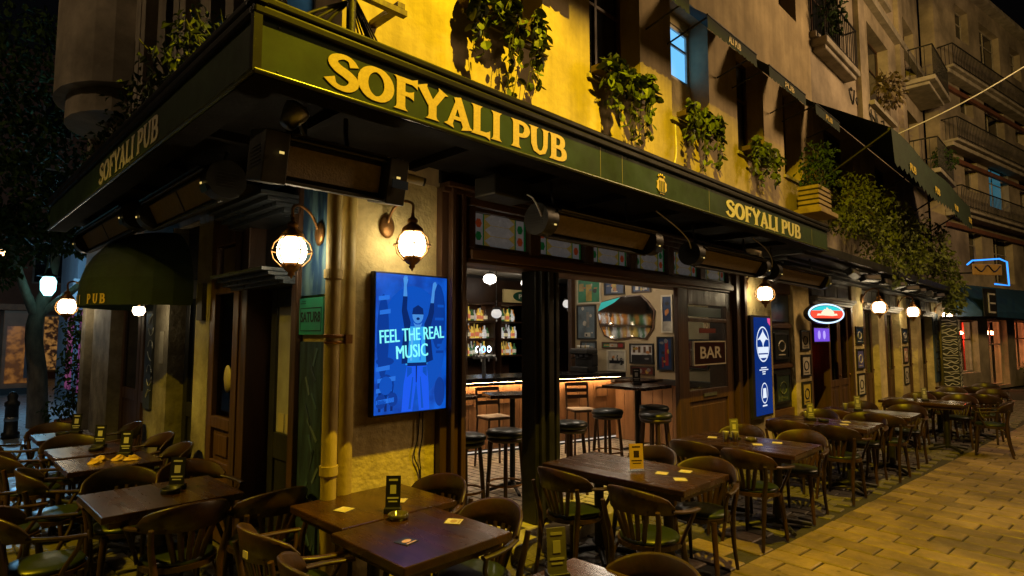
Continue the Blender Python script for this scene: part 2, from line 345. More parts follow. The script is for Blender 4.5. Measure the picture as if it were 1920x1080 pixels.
# curved bay high on the side front
b = MB(); bay = [(0.0, 5.9)] + [(-.75*math.sin(PI*t/10), 5.9+1.1*(1-math.cos(PI*t/10))) for t in range(1, 10)] + [(0.0, 8.1)]
b.prism(bay, lambda x, y: (x-.003, y, 5.35), lambda x, y: (x-.003, y, 10.4))
b.prism(bay, lambda x, y: (x*.8-.003, 7+(y-7)*.8, 5.0), lambda x, y: (x*.8-.003, 7+(y-7)*.8, 5.345)); b.build('bay', M_dim, pub)
M_winb = emat('blue_lit_window', (.14, .46, .85), 1.3)
M_wdark = mat('dark_pane', (.008, .010, .013), ro=.08)
def window(par, x0, x1, z0, z1, y=.26, lit=None, along='x', mull=1, fm=None):
    fm = fm or M_wood; f = MB(); w = .05
    def B(u0, u1, d0, d1, v0, v1): f.box(u0, u1, d0, d1, v0, v1) if along == 'x' else f.box(d0, d1, u0, u1, v0, v1)
    B(x0, x0+w, y, y+.07, z0, z1); B(x1-w, x1, y, y+.07, z0, z1); B(x0+w, x1-w, y, y+.07, z1-w, z1); B(x0+w, x1-w, y, y+.07, z0, z0+w)
    for k in range(1, mull+1):
        u = x0+(x1-x0)*k/(mull+1); B(u-.02, u+.02, y+.005, y+.065, z0+w, z1-w)
    B(x0+w, x1-w, y+.008, y+.06, z0+(z1-z0)*.62, z0+(z1-z0)*.62+.035)
    o = f.build('window', fm, par); f = MB(); n = mull+1
    for k in range(n):
        u0 = x0+(x1-x0)*k/n+.02; u1 = x0+(x1-x0)*(k+1)/n-.02; f = MB()
        B(u0, u1, y+.03, y+.045, z0+.03, z1-.03); f.build('pane', lit or M_wdark, o)
    return o
for i, (a, c) in enumerate(WIN):
    if i == 2:
        window(pub, 5.0, c-.002, 5.32, 6.1, .30, M_winb, mull=0, fm=M_white); bx('reveal_panel', M_cream, pub, a+.002, 4.998, .28, .39, 4.56, 6.24); bx('reveal_panel', M_cream, pub, 5.0, c-.002, .28, .39, 4.56, 5.318); bx('reveal_panel', M_cream, pub, 5.0, c-.002, .28, .39, 6.102, 6.24)
    else: window(pub, a, c, 4.55, 6.25, .27)
    bx('sill', M_conc, pub, a-.06, c+.06, -.035, .25, 4.50, 4.545)
    window(pub, a, c, 7.6, 9.2, .27)
for i, (a, c) in enumerate(LW):
    window(pub, a, c, 4.2, 6.0, .22, M_winb if i == 0 else None, 'y', mull=0 if i == 0 else 1); window(pub, a, c, 7.0, 9.0, .22, None, 'y')
# --- ground floor, main street
b = MB()
for a, c, z0, z1 in [(0.003, .86, 0, 2.977)]: b.box(a, c, .003, .40, z0, z1)
b.build('corner_pier', M_cream, pub)
bx('corner_return', M_cream, pub, .004, .40, .402, .47, 0, 2.976)
# downpipes at the corner
pp = MB(); pp.tube([(-.045, -.05, 0), (-.045, -.05, 3.06)], .05, 14); pp.tube([(-.045, -.05, 2.18), (-.045, -.05, 2.24)], .062, 14)
pp.tube([(-.045, -.05, .9), (-.045, -.05, .96)], .06, 14); pp.build('downpipe', M_pipe, pub)
pp = MB(); pp.tube([(.09, .0, 0), (.09, .0, 3.0)], .055, 14); pp.build('downpipe', M_pipe, pub)
cl = MB(); cl.tube([(-.105, -.06, 1.80), (-.045, -.118, 1.80), (.02, -.07, 1.80), (.06, -.03, 1.80)], .012, 6); cl.tube([(-.105, -.06, 1.76), (-.045, -.118, 1.76), (.02, -.07, 1.76), (.06, -.03, 1.76)], .012, 6); cl.box(.03, .08, -.10, -.07, 1.75, 1.81); cl.build('pipe_clamp', M_brass, pub)
# --- shopfront frame
fr = MB()
for x0, x1, d in [(.862, .93, .06), (.93, .965, .11), (.965, 1.05, .05), (1.05, 1.085, .09), (1.085, 1.15, .03)]: fr.box(x0, x1, -d, .30, .02, 2.97)
fr.build('door_frame', M_wood, pub, bev=.006)
fr = MB()
for x0, x1, d in [(6.0, 6.08, .03), (6.08, 6.15, .09), (6.15, 6.33, .05), (6.33, 6.4, .10), (6.4, 6.52, .05)]: fr.box(x0, x1, -d, .30, .02, 2.97)
fr.build('door_frame', M_wood, pub, bev=.006)
fr = MB(); fr.box(1.152, 5.998, -.04, .3, 2.40, 2.425); fr.box(1.152, 5.998, -.09, .3, 2.427, 2.50); fr.box(1.152, 5.998, -.06, .3, 2.502, 2.525); fr.build('transom_rail', M_woodh, pub, bev=.005)
fr = MB(); fr.box(1.152, 5.998, -.06, .3, 2.875, 2.93); fr.box(.88, 6.5, -.13, .0, 2.972, 3.01); fr.box(.86, 6.52, -.09, .0, 2.932, 2.969); fr.build('transom_cornice', M_wood, pub, bev=.005)
bx('frieze_board', M_soffit, pub, .87, 6.5, -.04, -.002, 3.012, 3.35)
# stained-glass transom lights
def flat_emis(name, c, s): return mat(name, c, tuple(x*.6 for x in c), 9, .25, .4, em=s, ec=c)
SG = {k: mat('stained_'+k, c, tuple(x*.55 for x in c), 14, .15, .35, bump=.25, bsc=30, em=.06, ec=c) for k, c in dict(white=(.48, .49, .52), green=(.02, .22, .06), amber=(.6, .35, .05), red=(.55, .10, .03), yellow=(.55, .42, .10)).items()}  # faint glow put into the panes so they look lit
NB = 6; bw = (5.995-1.155)/NB
for k in range(NB):
    x0 = 1.155+k*bw; x1 = x0+bw
    tw = MB(); y = -.05
    tw.box(x0, x0+.07, y, .25, 2.53, 2.872); tw.box(x1-.07, x1, y, .25, 2.53, 2.872)
    tw.box(x0+.072, x1-.072, -.02, .02, 2.53, 2.56); tw.box(x0+.072, x1-.072, -.02, .02, 2.842, 2.872)
    o = tw.build('transom_window', M_wood, pub, bev=.004)
    a, c, z0, z1 = x0+.075, x1-.075, 2.562, 2.84; s1 = a+.045; s2 = a+.14; s3 = c-.14; s4 = c-.045
    ed = MB(); ed.box(a, c, .012, .02, z0, z1); ed.build('lead_came', mat('lead', (.10, .085, .04), ro=.5), o)
    def pc(poly, m, d=.006): MB().prism(poly, lambda x, z: (x, .0118, z), lambda x, z: (x, .0118-d, z)).build('pane', SG[m], o)
    pc([(a+.004, z0+.004), (a+.022, z0+.004), (a+.022, z1-.004), (a+.004, z1-.004)], 'green'); pc([(c-.022, z0+.004), (c-.004, z0+.004), (c-.004, z1-.004), (c-.022, z1-.004)], 'green')
    for (u0, u1, cs) in ((a+.026, s2-.012, ('red', 'green')), (s3+.012, c-.026, ('green', 'red'))):
        pc([(u0, z0+.006), (u1, z0+.006), (u1, z1-.006), (u0, z1-.006)], 'white', .003)
        for zz, mm in ((z0+.19, cs[0]), (z0+.08, cs[1])):
            cx = (u0+u1)/2; pc([(cx+.036*math.cos(q), zz+.042*math.sin(q)) for q in [i*PI/3 for i in range(6)]], mm, .007)
    pc([(s2-.009, z0+.004), (s2-.001, z0+.004), (s2-.001, z1-.004), (s2-.009, z1-.004)], 'green'); pc([(s3+.001, z0+.004), (s3+.009, z0+.004), (s3+.009, z1-.004), (s3+.001, z1-.004)], 'green')
    pc([(s2+.002, z0+.006), (s3-.002, z0+.006), (s3-.002, z1-.006), (s2+.002, z1-.006)], 'yellow', .002)
    hh = (z1-z0)/3
    for r in range(3):
        zc = z0+hh*(r+.5); u0, u1 = s2+.01, s3-.01; pc([(u0, zc), (u0+.07, zc-hh*.47), (u1-.07, zc-hh*.47), (u1, zc), (u1-.07, zc+hh*.47), (u0+.07, zc+hh*.47)], 'white', .006)
# black fluted post and folded leaves
po = MB()
for k, (x0, x1, d) in enumerate([(1.94, 1.985, .02), (1.985, 2.03, .07), (2.03, 2.075, .03), (2.075, 2.145, .09), (2.145, 2.19, .03), (2.19, 2.235, .07), (2.235, 2.28, .02)]): po.box(x0+.05, x1+.05, -d*.7, .16, .13, 2.398)
po.build('folded_door_post', M_black, pub, bev=.006)
# open glazed leaf on the right (with BAR sign)
lf = MB(); y0, y1 = -.03, .03
for x0, x1, z0, z1 in [(4.55, 4.80, .13, 2.39), (5.86, 5.998, .13, 2.39), (4.802, 5.858, 2.2, 2.39), (4.802, 5.858, 1.98, 2.03), (4.802, 5.858, .98, 1.12), (4.802, 5.858, .14, .34)]: lf.box(x0, x1, y0, y1, z0, z1)
lf.box(4.86, 5.80, -.012, .012, .40, .92); lf.box(4.802, 5.858, -.006, .006, .341, .979)
lf = lf.build('door_leaf', M_doorw, pub, bev=.006)
bx('pane', M_glass, lf, 4.803, 5.857, -.004, .004, 1.121, 1.979); bx('pane', M_glass, lf, 4.803, 5.857, -.004, .004, 2.031, 2.199)
bx('letter_slot', M_steel, lf, 5.15, 5.5, -.045, -.031, 1.03, 1.07)
M_bar = mat('bar_panel_maroon', (.035, .010, .008), (.02, .006, .005), 8, .3); bp = bx('sign_panel', M_bar, lf, 4.93, 5.80, -.03, -.012, 1.44, 1.72)
f2 = MB(); [f2.box(*q) for q in [(4.92, 5.81, -.034, -.01, 1.72, 1.735), (4.92, 5.81, -.034, -.01, 1.425, 1.44), (4.92, 4.935, -.034, -.01, 1.44, 1.72), (5.795, 5.81, -.034, -.01, 1.44, 1.72)]]; f2.build('sign_frame', M_goldpale, lf)
text('lettering', 'BAR', .21, M_goldpale, lf, (5.07, -.032, 1.515), RF, .001, .004, width=.6)
for q, (cx, cz, w) in enumerate([(5.35, 1.90, .46)]):
    bx('sticker', mat('sticker_red', (.16, .03, .02), ro=.4), lf, cx-w/2, cx+w/2, -.008, -.005, cz-.06, cz+.0); text('lettering', 'TO1', .10, M_goldpale, lf, (cx-.12, -.0085, cz+.005), RF, .0008, .003)
bx('sticker', mat('sticker_blue', (.10, .16, .18), ro=.4), lf, 4.85, 5.75, -.008, -.005, 2.05, 2.17)
# stone step
bx('step', M_stone, pub, .9, 6.5, -.26, .02, -.03, .12, bev=.012)
# --- interior
inn = MB(); inn.box(.9, 6.3, .022, 5.0, .05, .118); inn.build('bar_floor', M_joint, pub)
ft = MB(); rr = random.Random(5); tx = 0
for i in range(45):
    for j in range(26):
        x = 1.0+i*.118; y = .06+j*.19+(.095 if i % 2 else 0)
        if y > 4.6 or x > 6.2: continue
        bb = paver_mesh(.112, .184); dz = rr.uniform(.1195, .1225); ft.add([(vx+x, vy+y, vz+dz) for vx, vy, vz in bb.v], bb.f)
tag(ft.build('floor_tiles', M_floor, pub), kind='stuff')
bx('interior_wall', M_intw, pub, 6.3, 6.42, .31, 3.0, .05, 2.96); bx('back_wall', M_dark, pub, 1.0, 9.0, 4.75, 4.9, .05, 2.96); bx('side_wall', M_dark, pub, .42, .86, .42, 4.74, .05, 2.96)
bx('partition_wall', mat('brown_partition', (.16, .085, .04), (.09, .05, .025), 3, .6), pub, 6.42, 9.0, 3.05, 3.15, .05, 2.96)
bx('ceiling', M_ceil, pub, .42, 9.0, .31, 4.9, 2.97, 3.02)
pn = []
for k in range(15): bx('panel_board', M_panel, pub, 6.26, 6.298, .35+k*.175, .35+k*.175+.168, .125, 1.04)
bx('dado_rail', M_black, pub, 6.16, 6.298, .35, 2.95, 1.045, 1.13, bev=.006)
bx('corner_post', M_wood, pub, 6.2, 6.43, 3.005, 3.045, .12, 2.96); bx('corner_post', M_wood, pub, 6.2, 6.298, 2.962, 3.003, .12, 2.96)
# --- right part of the ground floor
def wall(name, m, x0, x1, z0=0, z1=2.84, y0=0., y1=.35, bev=0): return bx(name, m, pub, x0, x1, y0, y1, z0, z1, bev)
wall('pier', M_cream, 6.524, 7.48, y0=-.02); wall('pier', M_cream, 8.44, 9.2, y0=-.02); wall('pier', M_cream, 11.72, 12.5, y0=-.04); wall('pier', M_cream, 13.9, 14.5); wall('pier', M_cream, 15.85, 16.65, y0=-.04); wall('pier', M_cream, 18.0, 18.6); wall('pier', M_cream, 20.0, 20.8, y0=-.04)
wall('pier_board', mat('slate_blue_board', (.06, .10, .14), (.03, .05, .07), 4, .5), 20.0, 20.8, .4, 2.5, -.075, -.042)
wall('shop_wall', M_wood, 7.484, 8.436, y0=.06, y1=.3)
for z0, z1 in ((.0, .62), (1.28, 1.34), (1.93, 2.0), (2.5, 2.84)): wall('wall_rail', M_woodh, 7.484, 8.436, z0, z1, .02, .058, .004)
wall('shop_header', M_wood, 9.203, 20.0, 2.5, 2.84, .0, .34)
M_bkpane = mat('black_board', (.010, .013, .012), (.03, .034, .03), 4, .3)
for z0, z1 in ((.625, 1.275), (1.345, 1.925), (2.005, 2.495)):
    o = wall('wall_panel', M_bkpane, 7.56, 8.36, z0+.03, z1-.03, .035, .057)
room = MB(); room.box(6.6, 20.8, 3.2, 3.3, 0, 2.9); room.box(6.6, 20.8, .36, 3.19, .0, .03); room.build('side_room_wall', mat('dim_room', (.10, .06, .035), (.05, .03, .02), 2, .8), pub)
def gdoor(x0, x1, y=.1, z1=2.45, leafs=2, fm=M_doorw):
    n = leafs
    for k in range(n):
        a = x0+(x1-x0)*k/n+.004; c = x0+(x1-x0)*(k+1)/n-.004; f = MB(); w = .10
        for q in [(a, a+w, .03, z1), (c-w, c, .03, z1), (a+w+.001, c-w-.001, z1-.12, z1), (a+w+.001, c-w-.001, .03, .22), (a+w+.001, c-w-.001, .82, .95)]: f.box(q[0], q[1], y, y+.05, q[2], q[3])
        f.box(a+w+.001, c-w-.001, y+.015, y+.035, .221, .819); f.box(a+w+.06, c-w-.06, y+.004, y+.014, .28, .76)
        o = f.build('door', fm, pub, bev=.005); bx('pane', M_gdark, o, a+w+.002, c-w-.002, y+.02, y+.03, .951, z1-.121)
        MB().lathe([(.0, 0), (.018, .004), (.022, .02), (.012, .03), (.0, .032)], 10, M=Matrix.Translation((c-.05, y-.001, 1.02)) @ Matrix.Rotation(PI/2, 4, 'X')).build('handle', M_brass, o)
gdoor(10.35, 11.6, .02); gdoor(12.55, 13.85, .12); gdoor(14.55, 15.8, .12); gdoor(16.75, 17.9, .12); gdoor(18.65, 19.95, .14)
bx('door_jamb', M_doorw, pub, 9.21, 9.32, -.01, .3, .02, 2.498, .005); bx('door_jamb', M_doorw, pub, 10.25, 10.34, -.01, .3, .02, 2.498, .005); bx('door_jamb', M_doorw, pub, 11.61, 11.715, -.05, .3, .02, 2.498, .005)
for (a, c) in ((9.3, 11.7), (12.5, 13.9), (14.5, 15.85), (16.65, 18.0), (18.6, 20.0)):
    h = MB(); h.box(a, c, -.10, .0, 2.43, 2.47); h.box(a, c, -.14, .0, 2.472, 2.52); h.box(a, c, -.06, .0, 2.38, 2.428); h.build('lintel', mat('grey_wood', (.16, .14, .12), (.08, .07, .06), 6, .5, st=(.3, 1, 1)), pub, bev=.004)
    for k in range(3):
        u0 = a+.08+(c-a-.16)*k/3; u1 = a+.08+(c-a-.16)*(k+1)/3-.05; bx('fanlight', mat('dusty_pane', (.22, .20, .16), (.10, .09, .07), 5, .3), pub, u0, u1, -.02, -.002, 2.55, 2.80)
for (y, z) in ((-.30, 2.90), (-.36, 2.96), (-.22, 2.84)):
    bx('cornice_moulding', M_black, pub, 7.3, 20.6, y, -.005, z, z+.055, bev=.008)
# --- ground floor, side street (x = 0, running along +y)
M_mural = mat('mural_paint', (.015, .05, .12), (.09, .18, .22), 3, .5, .7, st=(1, 4, .7), lo=.45, hi=.6, bump=.1)
mu = bx('mural_panel', mat('mural_dark', (.012, .022, .04), (.03, .07, .11), 4, .5, st=(1, 5, .9), bump=.15), pub, -.02, .3, .475, .12, 0, 1.79) if False else None
mp_ = MB(); mp_.box(-.015, .002, .10, .47, .02, 1.76); mp_ = mp_.build('mural_panel', mat('mural_dark', (.010, .018, .035), (.035, .07, .11), 4, .5, st=(1, 5, .9), bump=.15), pub)
rr = random.Random(2)
for k in range(16):
    z = .15+k*.1; y0 = rr.uniform(.13, .30); L_ = rr.uniform(.10, .2); an = rr.choice((-1, 1))*rr.uniform(.7, 1.2)
    Mx = Matrix.Translation((-.017, y0+.06, z)) @ Matrix.Rotation(an, 4, 'X'); b = MB(); b.box(-.002, .001, -L_/2, L_/2, -.012, .012, Mx); b.build('brush_stroke', mat('stroke%d' % (k % 3), [(.05, .10, .16), (.10, .14, .18), (.03, .05, .10)][k % 3], ro=.6), mp_)
bx('mural_panel', M_mural, pub, -.015, .002, .10, .47, 2.09, 2.976)
ps = bx('poster', mat('poster_green', (.02, .24, .13), (.03, .17, .12), 5, .45, em=.02, ec=(.02, .30, .17)), pub, -.03, -.016, .11, .46, 1.81, 2.07)
text('lettering', 'SATUR8', .10, mat('ink', (.008, .01, .01), ro=.6), ps, (-.032, .435, 1.90), LF, .0006, .002, width=.29)
f3 = MB(); [f3.box(-.0325, -.0305, y0, y1, z0, z1) for y0, y1, z0, z1 in [(.13, .44, 1.835, 1.84), (.13, .44, 1.995, 2.0), (.13, .134, 1.84, 1.995), (.436, .44, 1.84, 1.995), (.36, .44, 2.03, 2.034), (.36, .42, 2.045, 2.049)]]; f3.build('poster_rule', MATS['ink'], ps)
def sbox(name, m, y0, y1, z0, z1, x0=-.003, x1=.3, bev=0, par=None): return bx(name, m, par or pub, x0, x1, y0, y1, z0, z1, bev)
sbox('door_post', M_wood, .472, .56, 0, 2.9, -.05, bev=.006); sbox('door_post', M_wood, 1.30, 1.40, 0, 2.95, -.08, bev=.006); sbox('door_post', M_wood, 1.42, 1.55, 0, 2.9, -.04, bev=.006)
for z, d in ((2.205, .20), (2.235, .25), (2.265, .30), (2.18, .14)): sbox('door_cornice', mat('blue_grey_gloss', (.05, .06, .075), (.03, .035, .045), 6, .25, .4), .50, 1.52, z, z+.027, -d, bev=.004)
for z, d in ((2.70, .16), (2.735, .22), (2.77, .28), (2.805, .33)): sbox('door_cornice', MATS['blue_grey_gloss'], .48, 1.56, z, z+.032, -d, bev=.004)
sbox('overdoor_panel', M_black, .56, 1.30, 2.30, 2.69, .06)
dl = MB(); 
for y0, y1, z0, z1 in [(.57, .68, .05, 2.17), (1.0, 1.10, .05, 2.17), (.682, .998, 2.03, 2.17), (.682, .998, .05, .2), (.682, .998, .85, 1.05)]: dl.box(.04, .09, y0, y1, z0, z1)
dl.box(.055, .075, .682, .998, .2, .85); dl = dl.build('side_door', M_black, pub, bev=.005); bx('pane', mat('frosted_pane', (.34, .33, .28), (.2, .19, .16), 3, .3), dl, .06, .07, .683, .997, 1.051, 2.029)
for k in range(2): bx('sticker', mat('sticker_cream', (.4, .34, .2), ro=.6), dl, .054, .058, .72+k*.13, .82+k*.13, 1.06, 1.2)
# glazed wood door beside the pilaster
gd = MB()
for y0, y1, z0, z1 in [(1.56, 1.68, .03, 2.9), (2.12, 2.24, .03, 2.9), (1.682, 2.118, 2.18, 2.28), (1.682, 2.118, 2.62, 2.9), (1.682, 2.118, .98, 1.08), (1.682, 2.118, .62, .70), (1.682, 2.118, .03, .16)]: gd.box(-.05, .03, y0, y1, z0, z1)
gd.box(-.02, .02, 1.682, 2.118, .16, .62); gd.box(-.02, .02, 1.682, 2.118, .70, .98); gd.box(-.04, -.02, 1.75, 2.05, .24, .54); gd.box(-.04, -.02, 1.75, 2.05, .75, .93)
gd = gd.build('side_door', M_doorw, pub, bev=.006); bx('pane', M_gdark, gd, -.005, .005, 1.683, 2.117, 1.081, 2.179); bx('pane', mat('amber_pane', (.20, .15, .07), (.12, .09, .04), 4, .3), gd, -.012, -.004, 1.75, 2.05, 2.3, 2.6)
MB().lathe([(0, 0), (.09, 0), (.09, .004), (0, .004)], 20, M=Matrix.Translation((-.006, 1.86, 1.42)) @ Matrix.Rotation(-PI/2, 4, 'Y') @ Matrix.Scale(1.35, 4, (1, 0, 0))).build('sticker', MATS['sticker_cream'], gd)
sbox('pier', M_stone, 2.245, 2.64, 0, 2.976, -.05); sbox('pier', M_stone, 3.46, 4.28, 0, 2.976, -.06); sbox('pier', M_stone, 6.2, 7.3, 0, 2.976, -.05); sbox('pier', M_stone, 7.9, 8.2, 0, 2.976, -.05)
sbox('side_header', M_soffit, .475, 8.2, 2.9, 3.04, .1, .3)
for (y0, y1) in ((2.645, 3.455), (4.285, 6.195), (7.305, 7.895)):
    n = 2 if y1-y0 > 1 else 1
    for k in range(n):
        a = y0+(y1-y0)*k/n; c = y0+(y1-y0)*(k+1)/n; d = MB()
        for q in [(a+.01, a+.14, .03, 2.4), (c-.14, c-.01, .03, 2.4), (a+.142, c-.142, 2.2, 2.4), (a+.142, c-.142, .03, .22), (a+.142, c-.142, .95, 1.1)]: d.box(.10, .16, q[0], q[1], q[2], q[3])
        d.box(.12, .14, a+.142, c-.142, .22, .95); d = d.build('side_door', M_black if y0 < 4 else M_doorw, pub, bev=.006); bx('pane', M_wdark, d, .125, .135, a+.143, c-.143, 1.101, 2.199)
    sbox('fanlight', M_wdark, y0, y1, 2.405, 2.895, .1, .15)
sb = sbox('chalk_board', M_slate, 3.95, 4.22, .98, 2.2, -.09, -.062)
for k in range(7): MB().tube(catmull([(-.092, 4.0+.1*math.sin(k*2+j), 1.15+k*.14+.05*math.cos(j*1.7+k)) for j in range(5)], 3), .004, 5).build('chalk_mark', mat('chalk', (.5, .5, .42), ro=.8), sb)
sbox('cream_notice', M_paper, 3.6, 3.75, 1.5, 1.85, -.066, -.0605)
sbox('small_lamp_box', M_dark, 2.35, 2.5, 1.95, 2.3, -.09, -.051)
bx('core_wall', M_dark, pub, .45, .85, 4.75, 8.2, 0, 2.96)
bx('end_wall', M_dim, pub, .01, 9.0, 8.21, 8.5, 0, 10.4)

# ================================================================== CANOPY with the name board
cn = thing('sign_canopy', 'black canopy with long green name board wrapping the pub corner', 'canopy', (-.96, -.96, 3.05))
def lbox(bb, z0, z1, o, i):   # L-shaped band: o = outer offset, i = inner offset (distance from walls)
    bb.box(-o, 7.2, -o, -i, z0, z1); bb.box(-o, -i, -i, 4.9, z0, z1)
b = MB(); lbox(b, 3.292, 3.33, .935, .0); b.build('roof', M_trim, cn)
b = MB(); lbox(b, 3.345, 3.39, .985, .90); b.box(-.98, 7.22, -.98, -.94, 3.292, 3.342); b.box(-.98, -.94, -.939, 4.92, 3.292, 3.342); b.build('gutter', M_trim, cn, bev=.012)
b = MB(); b.box(-.955, 7.2, -.955, -.93, 3.03, 3.289); b.build('name_board', M_signg, cn); b = MB(); b.box(-.955, -.93, -.928, 4.9, 3.03, 3.289); b.build('name_board', M_signg, cn)
b = MB(); b.tube([(-.965, -.965, 3.024), (7.2, -.965, 3.024)], .014, 8); b.tube([(-.965, -.965, 3.024), (-.965, 4.9, 3.024)], .014, 8); b.build('edge_bead', mat('bead_gloss', (.05, .06, .02), ro=.25), cn)
b = MB(); lbox(b, 3.012, 3.026, .95, .80); lbox(b, 3.10, 3.13, .925, .05)
for x in [-.4+k*.95 for k in range(8)]: b.box(x, x+.06, -.92, -.05, 3.04, 3.098)
for y in [.2+k*.95 for k in range(5)]: b.box(-.92, -.05, y, y+.06, 3.04, 3.098)
b.build('soffit', M_soffit, cn)
b = MB(); b.box(-.975, -.935, -.975, -.935, 3.015, 3.42); b.box(-.99, -.92, -.99, -.92, 3.35, 3.40); b.build('corner_cap', M_trim, cn)
for x in (1.72, 2.02, 3.55, 6.55): MB().box(x, x+.006, -.9562, -.9551, 3.034, 3.286).build('panel_joint', mat('joint_gold', (.16, .15, .03), ro=.6), cn)
for x in (-.85, 1.66, 1.80, 1.96, 2.10, 3.48, 3.62, 6.48, 6.62, 7.1):
    for z in (3.05, 3.268): MB().lathe([(0, 0), (.006, 0), (.005, .002), (0, .0025)], 8, M=Matrix.Translation((x, -.9552, z)) @ Matrix.Rotation(PI/2, 4, 'X')).build('screw', M_iron, cn)
def glyph(ch, d=.003):
    b = MB(); e = .0
    def st(pts, ws, closed=False, sm=0):
        nonlocal e
        if sm:
            P = catmull([(p[0], 0, p[1]) for p in pts], sm, closed); n = len(P); P = [(p.x, p.z) for p in P]; k = len(ws)
            W_ = []
            for i in range(n):
                t = i/(n if closed else n-1)*(k if closed else k-1); j = int(t); W_.append(ws[j % k]*(1-(t-j))+ws[(j+1) % k if closed else min(j+1, k-1)]*(t-j))
            pts, ws = P, W_
        b.ribbon(pts, [q*1.12 for q in ws], d+e, closed); e += .0003
    def stem(x, z0=0, z1=1, w=.2, f=.34): st([(x, z0), (x, z0+.05), (x, z0+.13), (x, z1-.13), (x, z1-.05), (x, z1)], [f, w*1.2, w, w, w*1.2, f])
    def arm(x0, x1, z, w=.13, f=.30): st([(x0, z), (x1-.14, z), (x1-.04, z), (x1, z)], [w, w, f*.75, f])
    if ch == 'S': st([(.60, .74), (.52, .90), (.36, .95), (.17, .86), (.13, .71), (.24, .58), (.42, .49), (.57, .37), (.58, .22), (.46, .08), (.30, .05), (.15, .11), (.05, .27)], [.20, .13, .12, .16, .20, .22, .23, .22, .20, .16, .12, .13, .24], sm=4); return b, .70
    if ch == 'O': st([(.42+.32*math.cos(q), .5+.43*math.sin(q)) for q in [2*PI*i/24 for i in range(24)]], [.125+.095*abs(math.cos(2*PI*i/24)) for i in range(24)], True); return b, .86
    if ch == 'F': stem(.18); arm(.18, .62, .93); arm(.18, .52, .52, .12, .26); return b, .66
    if ch == 'Y': st([(.07, 1), (.11, .93), (.38, .42)], [.34, .22, .19]); st([(.69, 1), (.65, .93), (.385, .44)], [.30, .18, .15]); st([(.38, .47), (.38, .13), (.38, .05), (.38, 0)], [.2, .2, .24, .36]); return b, .76
    if ch == 'A': st([(.40, .98), (.14, .10), (.11, 0)], [.10, .14, .28]); st([(.36, 1), (.64, .10), (.67, 0)], [.2, .21, .34]); st([(.22, .30), (.58, .30)], [.11, .11]); return b, .80
    if ch == 'L': stem(.18); arm(.18, .62, .075); return b, .66
    if ch == 'I': stem(.18); return b, .37
    if ch == 'P': stem(.18); st([(.18, .93), (.42, .93), (.56, .84), (.59, .70), (.54, .56), (.42, .48), (.18, .47)], [.12, .13, .17, .21, .17, .13, .11], sm=3); return b, .70
    if ch == 'U': st([(.16, 1), (.16, .93), (.16, .7), (.17, .35), (.24, .14), (.40, .06), (.56, .14), (.63, .35), (.64, .7), (.64, .93), (.64, 1)], [.34, .21, .2, .2, .18, .13, .15, .16, .16, .18, .30]); return b, .80
    if ch == 'B': stem(.18); st([(.18, .94), (.42, .93), (.55, .84), (.55, .64), (.42, .53), (.18, .52)], [.11, .12, .19, .19, .12, .11], sm=3); st([(.18, .515), (.46, .5), (.61, .40), (.62, .18), (.46, .07), (.18, .06)], [.10, .12, .20, .20, .13, .12], sm=3); return b, .74
    return b, .34
GL = {c: glyph(c) for c in set('SOFYALIPUB ')}
GM = {}
def sign_text(body, parent, o, ux, w, h, m, vary=None):
    tot = sum(GL[c][1] for c in body); sx = w/tot; x = 0; key = m.name
    for i, c in enumerate(body):
        if c != ' ':
            if (c, key) not in GM: GM[(c, key)] = GL[c][0].mesh('letter', m)
            k = h*(vary(i) if vary else 1); l = inst('letter', GM[(c, key)], parent); p = Vector(o)+Vector(ux)*x*sx
            l.location = WL[parent.name] @ p; l.rotation_euler = (0, 0, math.atan2(ux[1], ux[0])); l.scale = (sx, 1, k)
        x += GL[c][1]
sign_text('SOFYALI PUB', cn, (-.60, -.957, 3.063), (1, 0, 0), 1.90, .188, M_gold)
sign_text('SOFYALI PUB', cn, (3.93, -.957, 3.06), (1, 0, 0), 2.18, .178, M_goldpale)
sign_text('SOFYALI PUB', cn, (-.957, 2.3, 3.07), (0, -1, 0), 1.72, .175, M_goldpale)
em = MB(); cx, cz = 2.635, 3.135
em.prism([(cx+.085*math.cos(q)*(1.05 if i % 2 else .9), cz+.075*math.sin(q)*(1.05 if i % 2 else .92)) for i, q in enumerate([2*PI*i/16 for i in range(16)])], lambda x, z: (x, -.956, z), lambda x, z: (x, -.962, z))
em = em.build('emblem', M_gold, cn)
e2 = MB(); [e2.box(cx+dx, cx+dx+.012, -.965, -.9625, cz-.05, cz+.045) for dx in (-.045, -.02, .008, .032)]; e2.box(cx-.06, cx+.06, -.965, -.9625, cz-.062, cz-.055); e2.build('emblem_mark', MATS['sign_green'], em)
e3 = MB(); [e3.lathe([(.0, 0), (.013, .0), (.013, .004), (0, .004)], 8, M=Matrix.Translation((cx+dx, -.958, cz+dz)) @ Matrix.Rotation(PI/2, 4, 'X')) for dx, dz in ((-.05, .085), (-.02, .097), (.012, .097), (.045, .085))]; e3.build('emblem_crown', M_gold, em)
